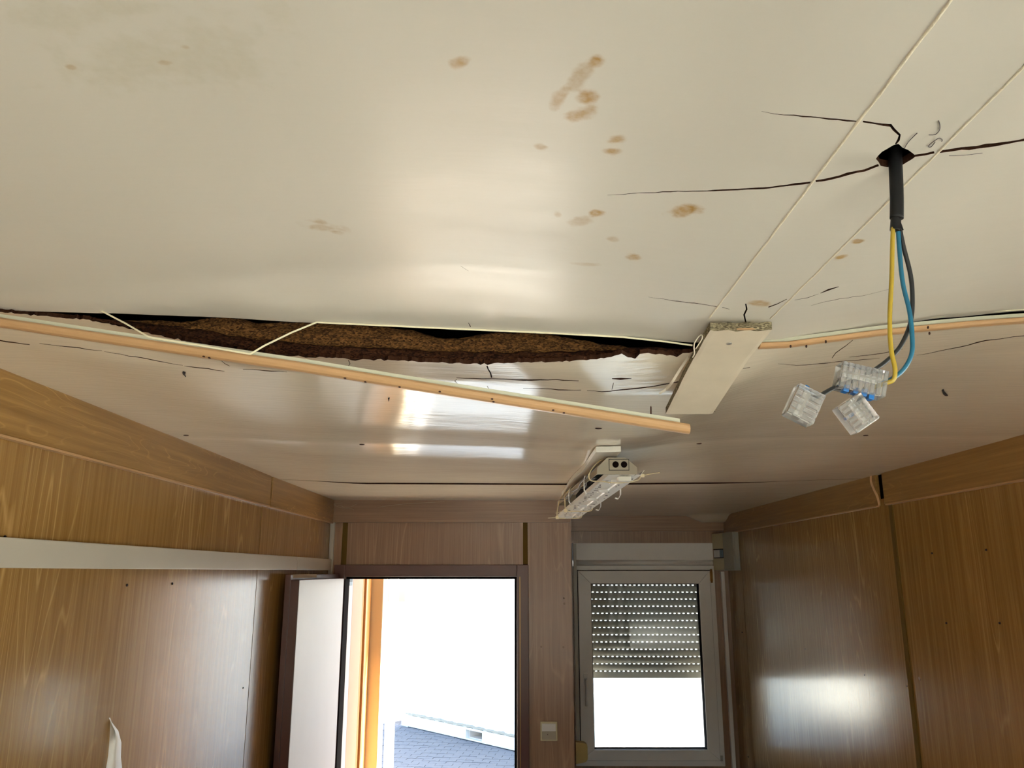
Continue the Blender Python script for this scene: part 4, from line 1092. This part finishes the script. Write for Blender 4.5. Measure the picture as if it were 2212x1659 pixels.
# porch: side wall of the cabin, its corner post and the roof edge
pw = struct(B((XL - .06, YD + .09, GZ), (XL + .0, 5.15, ROOF)).build('wall_cabin_side', M['orange']), 'orange outer side of the cabin porch', 'wall')
xo = -.905
B((XL, YD + .095, GZ), (xo, 4.50, ROOF)).build('wall_panel', M['porch_w'], pw)
B((XL, 4.505, GZ), (xo, 4.79, ROOF)).build('wall_panel', M['peach'], pw)  # peach strip, paler than the orange panels beside it
for y0, y1, dx in ((4.795, 4.845, .0), (4.85, 4.90, .012), (4.905, 4.95, .0), (4.955, 5.14, -.012)):
    B((XL, y0, GZ), (xo + dx, y1, ROOF)).build('wall_panel', M['orange'], pw)
lb = on_x(762, 1259, xo + .003)
MB().box((xo - .001, 4.40, 1.945), (xo + .0015, 4.475, 1.985)).build('sticker', M['label_d'], pw)
MB().box((xo - .001, 4.40, 1.925), (xo + .0015, 4.475, 1.945)).build('sticker', M['label_g'], pw)
struct(MB().box((XL - .06, 5.15, GZ), (-.842, 5.33, ROOF)).build('wall_corner_post', M['post'], None, .008), 'orange corner post of the cabin porch', 'post')
struct(B((XL - .06, YD + .02, GZ), (XJ, 5.41, -.02)).build('porch_floor', M['metal']), 'metal floor of the porch', 'floor')
struct(B((XL - .06, YD + .062, 2.30), (XJ - .07, 5.41, ROOF)).build('porch_ceiling', M['porch_w']), 'white ceiling of the porch', 'ceiling')
# a white post standing outside the porch
pb = on_y(842, 1560, 6.6)
wpst = thing('steel_post', 'white square steel post standing outside left of the doorway', 'post', (pb.x, 6.6, GZ))
MB().box((pb.x - .035, 6.57, GZ), (pb.x + .034, 6.64, 2.9)).build('shaft', M['cont'], wpst, .006)
MB().box((pb.x - .09, 6.5, GZ - .004), (pb.x + .09, 6.7, GZ + .015)).build('foot_plate', M['cont'], wpst)
# the white container across the yard
def container():
    p0 = Vector((-1.66, 12.16, GZ)); d = Vector((1.76, -1.80, 0)).normalized(); nrm = Vector((-d.y, d.x, 0))   # away from us
    if nrm.y < 0: nrm = -nrm
    L_, D_, Hh = 6.06, 2.44, 2.75
    t = thing('shipping_container', 'white corrugated container standing askew across the yard', 'container', p0)
    def W_(u, v, z): return p0 + d * u + nrm * v + Vector((0, 0, z))
    def bx_(u0, u1, v0, v1, z0, z1, nm, mat, bev=0):
        mb = MB().box((u0, v0, z0), (u1, v1, z1)); mb.v = [tuple(W_(*v)) for v in mb.v]; return mb.build(nm, mat, t, bev)
    # bottom rail with two fork pockets: pieces around the openings
    pk = [(1.42, 1.74), (3.4, 3.72)]; u = 0
    mb = MB()
    for a, b in pk:
        mb.box((u, 0, .012), (a, .06, .16)); mb.box((a, 0, .012), (b, .06, .03)); mb.box((a, 0, .135), (b, .06, .16)); u = b
    mb.box((u, 0, .012), (L_, .06, .16)); mb.v = [tuple(W_(*v)) for v in mb.v]; mb.build('bottom_rail', M['cont'], t)
    for a, b in pk:
        mb = MB().box((a, .06, .03), (a + .006, .8, .135)).box((b - .006, .06, .03), (b, .8, .135)).box((a, .06, .03), (b, .8, .036)).box((a, .06, .129), (b, .8, .135))
        mb.v = [tuple(W_(*v)) for v in mb.v]; mb.build('fork_pocket', M['pvc'], t)
    bx_(0, L_, .8, .82, .02, .16, 'cross_member', M['dark'])
    # rough seam above the rail
    rn = random.Random(3); mb = MB(); rings = []
    k = 0
    uu = .1
    while uu < L_ - .1:
        h_ = .014 + rn.random() * .012; z = .166 + rn.random() * .006
        rings.append([W_(uu, -.004, z), W_(uu, -.004, z + h_), W_(uu, .03, z + h_), W_(uu, .03, z)]); uu += .05
    mb.loft(rings).build('seam', M['pvc_grey'], t)
    # corrugated side
    prof = []; u = .15
    while u < L_ - .2:
        prof += [(u, .012), (u + .07, .012), (u + .10, .045), (u + .17, .045)]; u += .2
    prof.append((L_ - .15, .012))
    vs = [W_(a, b, z) for z in (.16, Hh - .1) for a, b in prof]; n_ = len(prof)
    MB().add(vs, [(i, i + 1, n_ + i + 1, n_ + i) for i in range(n_ - 1)]).build('corrugated_side', M['cont'], t)
    for a, b in ((0, .16), (L_ - .16, L_)):
        bx_(a, b, -.002, .16, .0, Hh, 'corner_post', M['cont'], .01)
    bx_(0, L_, 0, .06, Hh - .11, Hh, 'top_rail', M['cont'])
    bx_(0, L_, .05, D_, Hh - .04, Hh - .01, 'roof', M['cont'])
    bx_(0, .05, .06, D_, .16, Hh - .04, 'end_wall', M['cont']); bx_(L_ - .05, L_, .06, D_, .16, Hh - .04, 'end_wall', M['cont'])
    bx_(.05, L_ - .05, D_ - .05, D_, .16, Hh - .04, 'far_side', M['cont']); bx_(.05, L_ - .05, .06, D_ - .05, .15, .19, 'floor_plate', M['dark'])
container()
print('pavers', cnt)
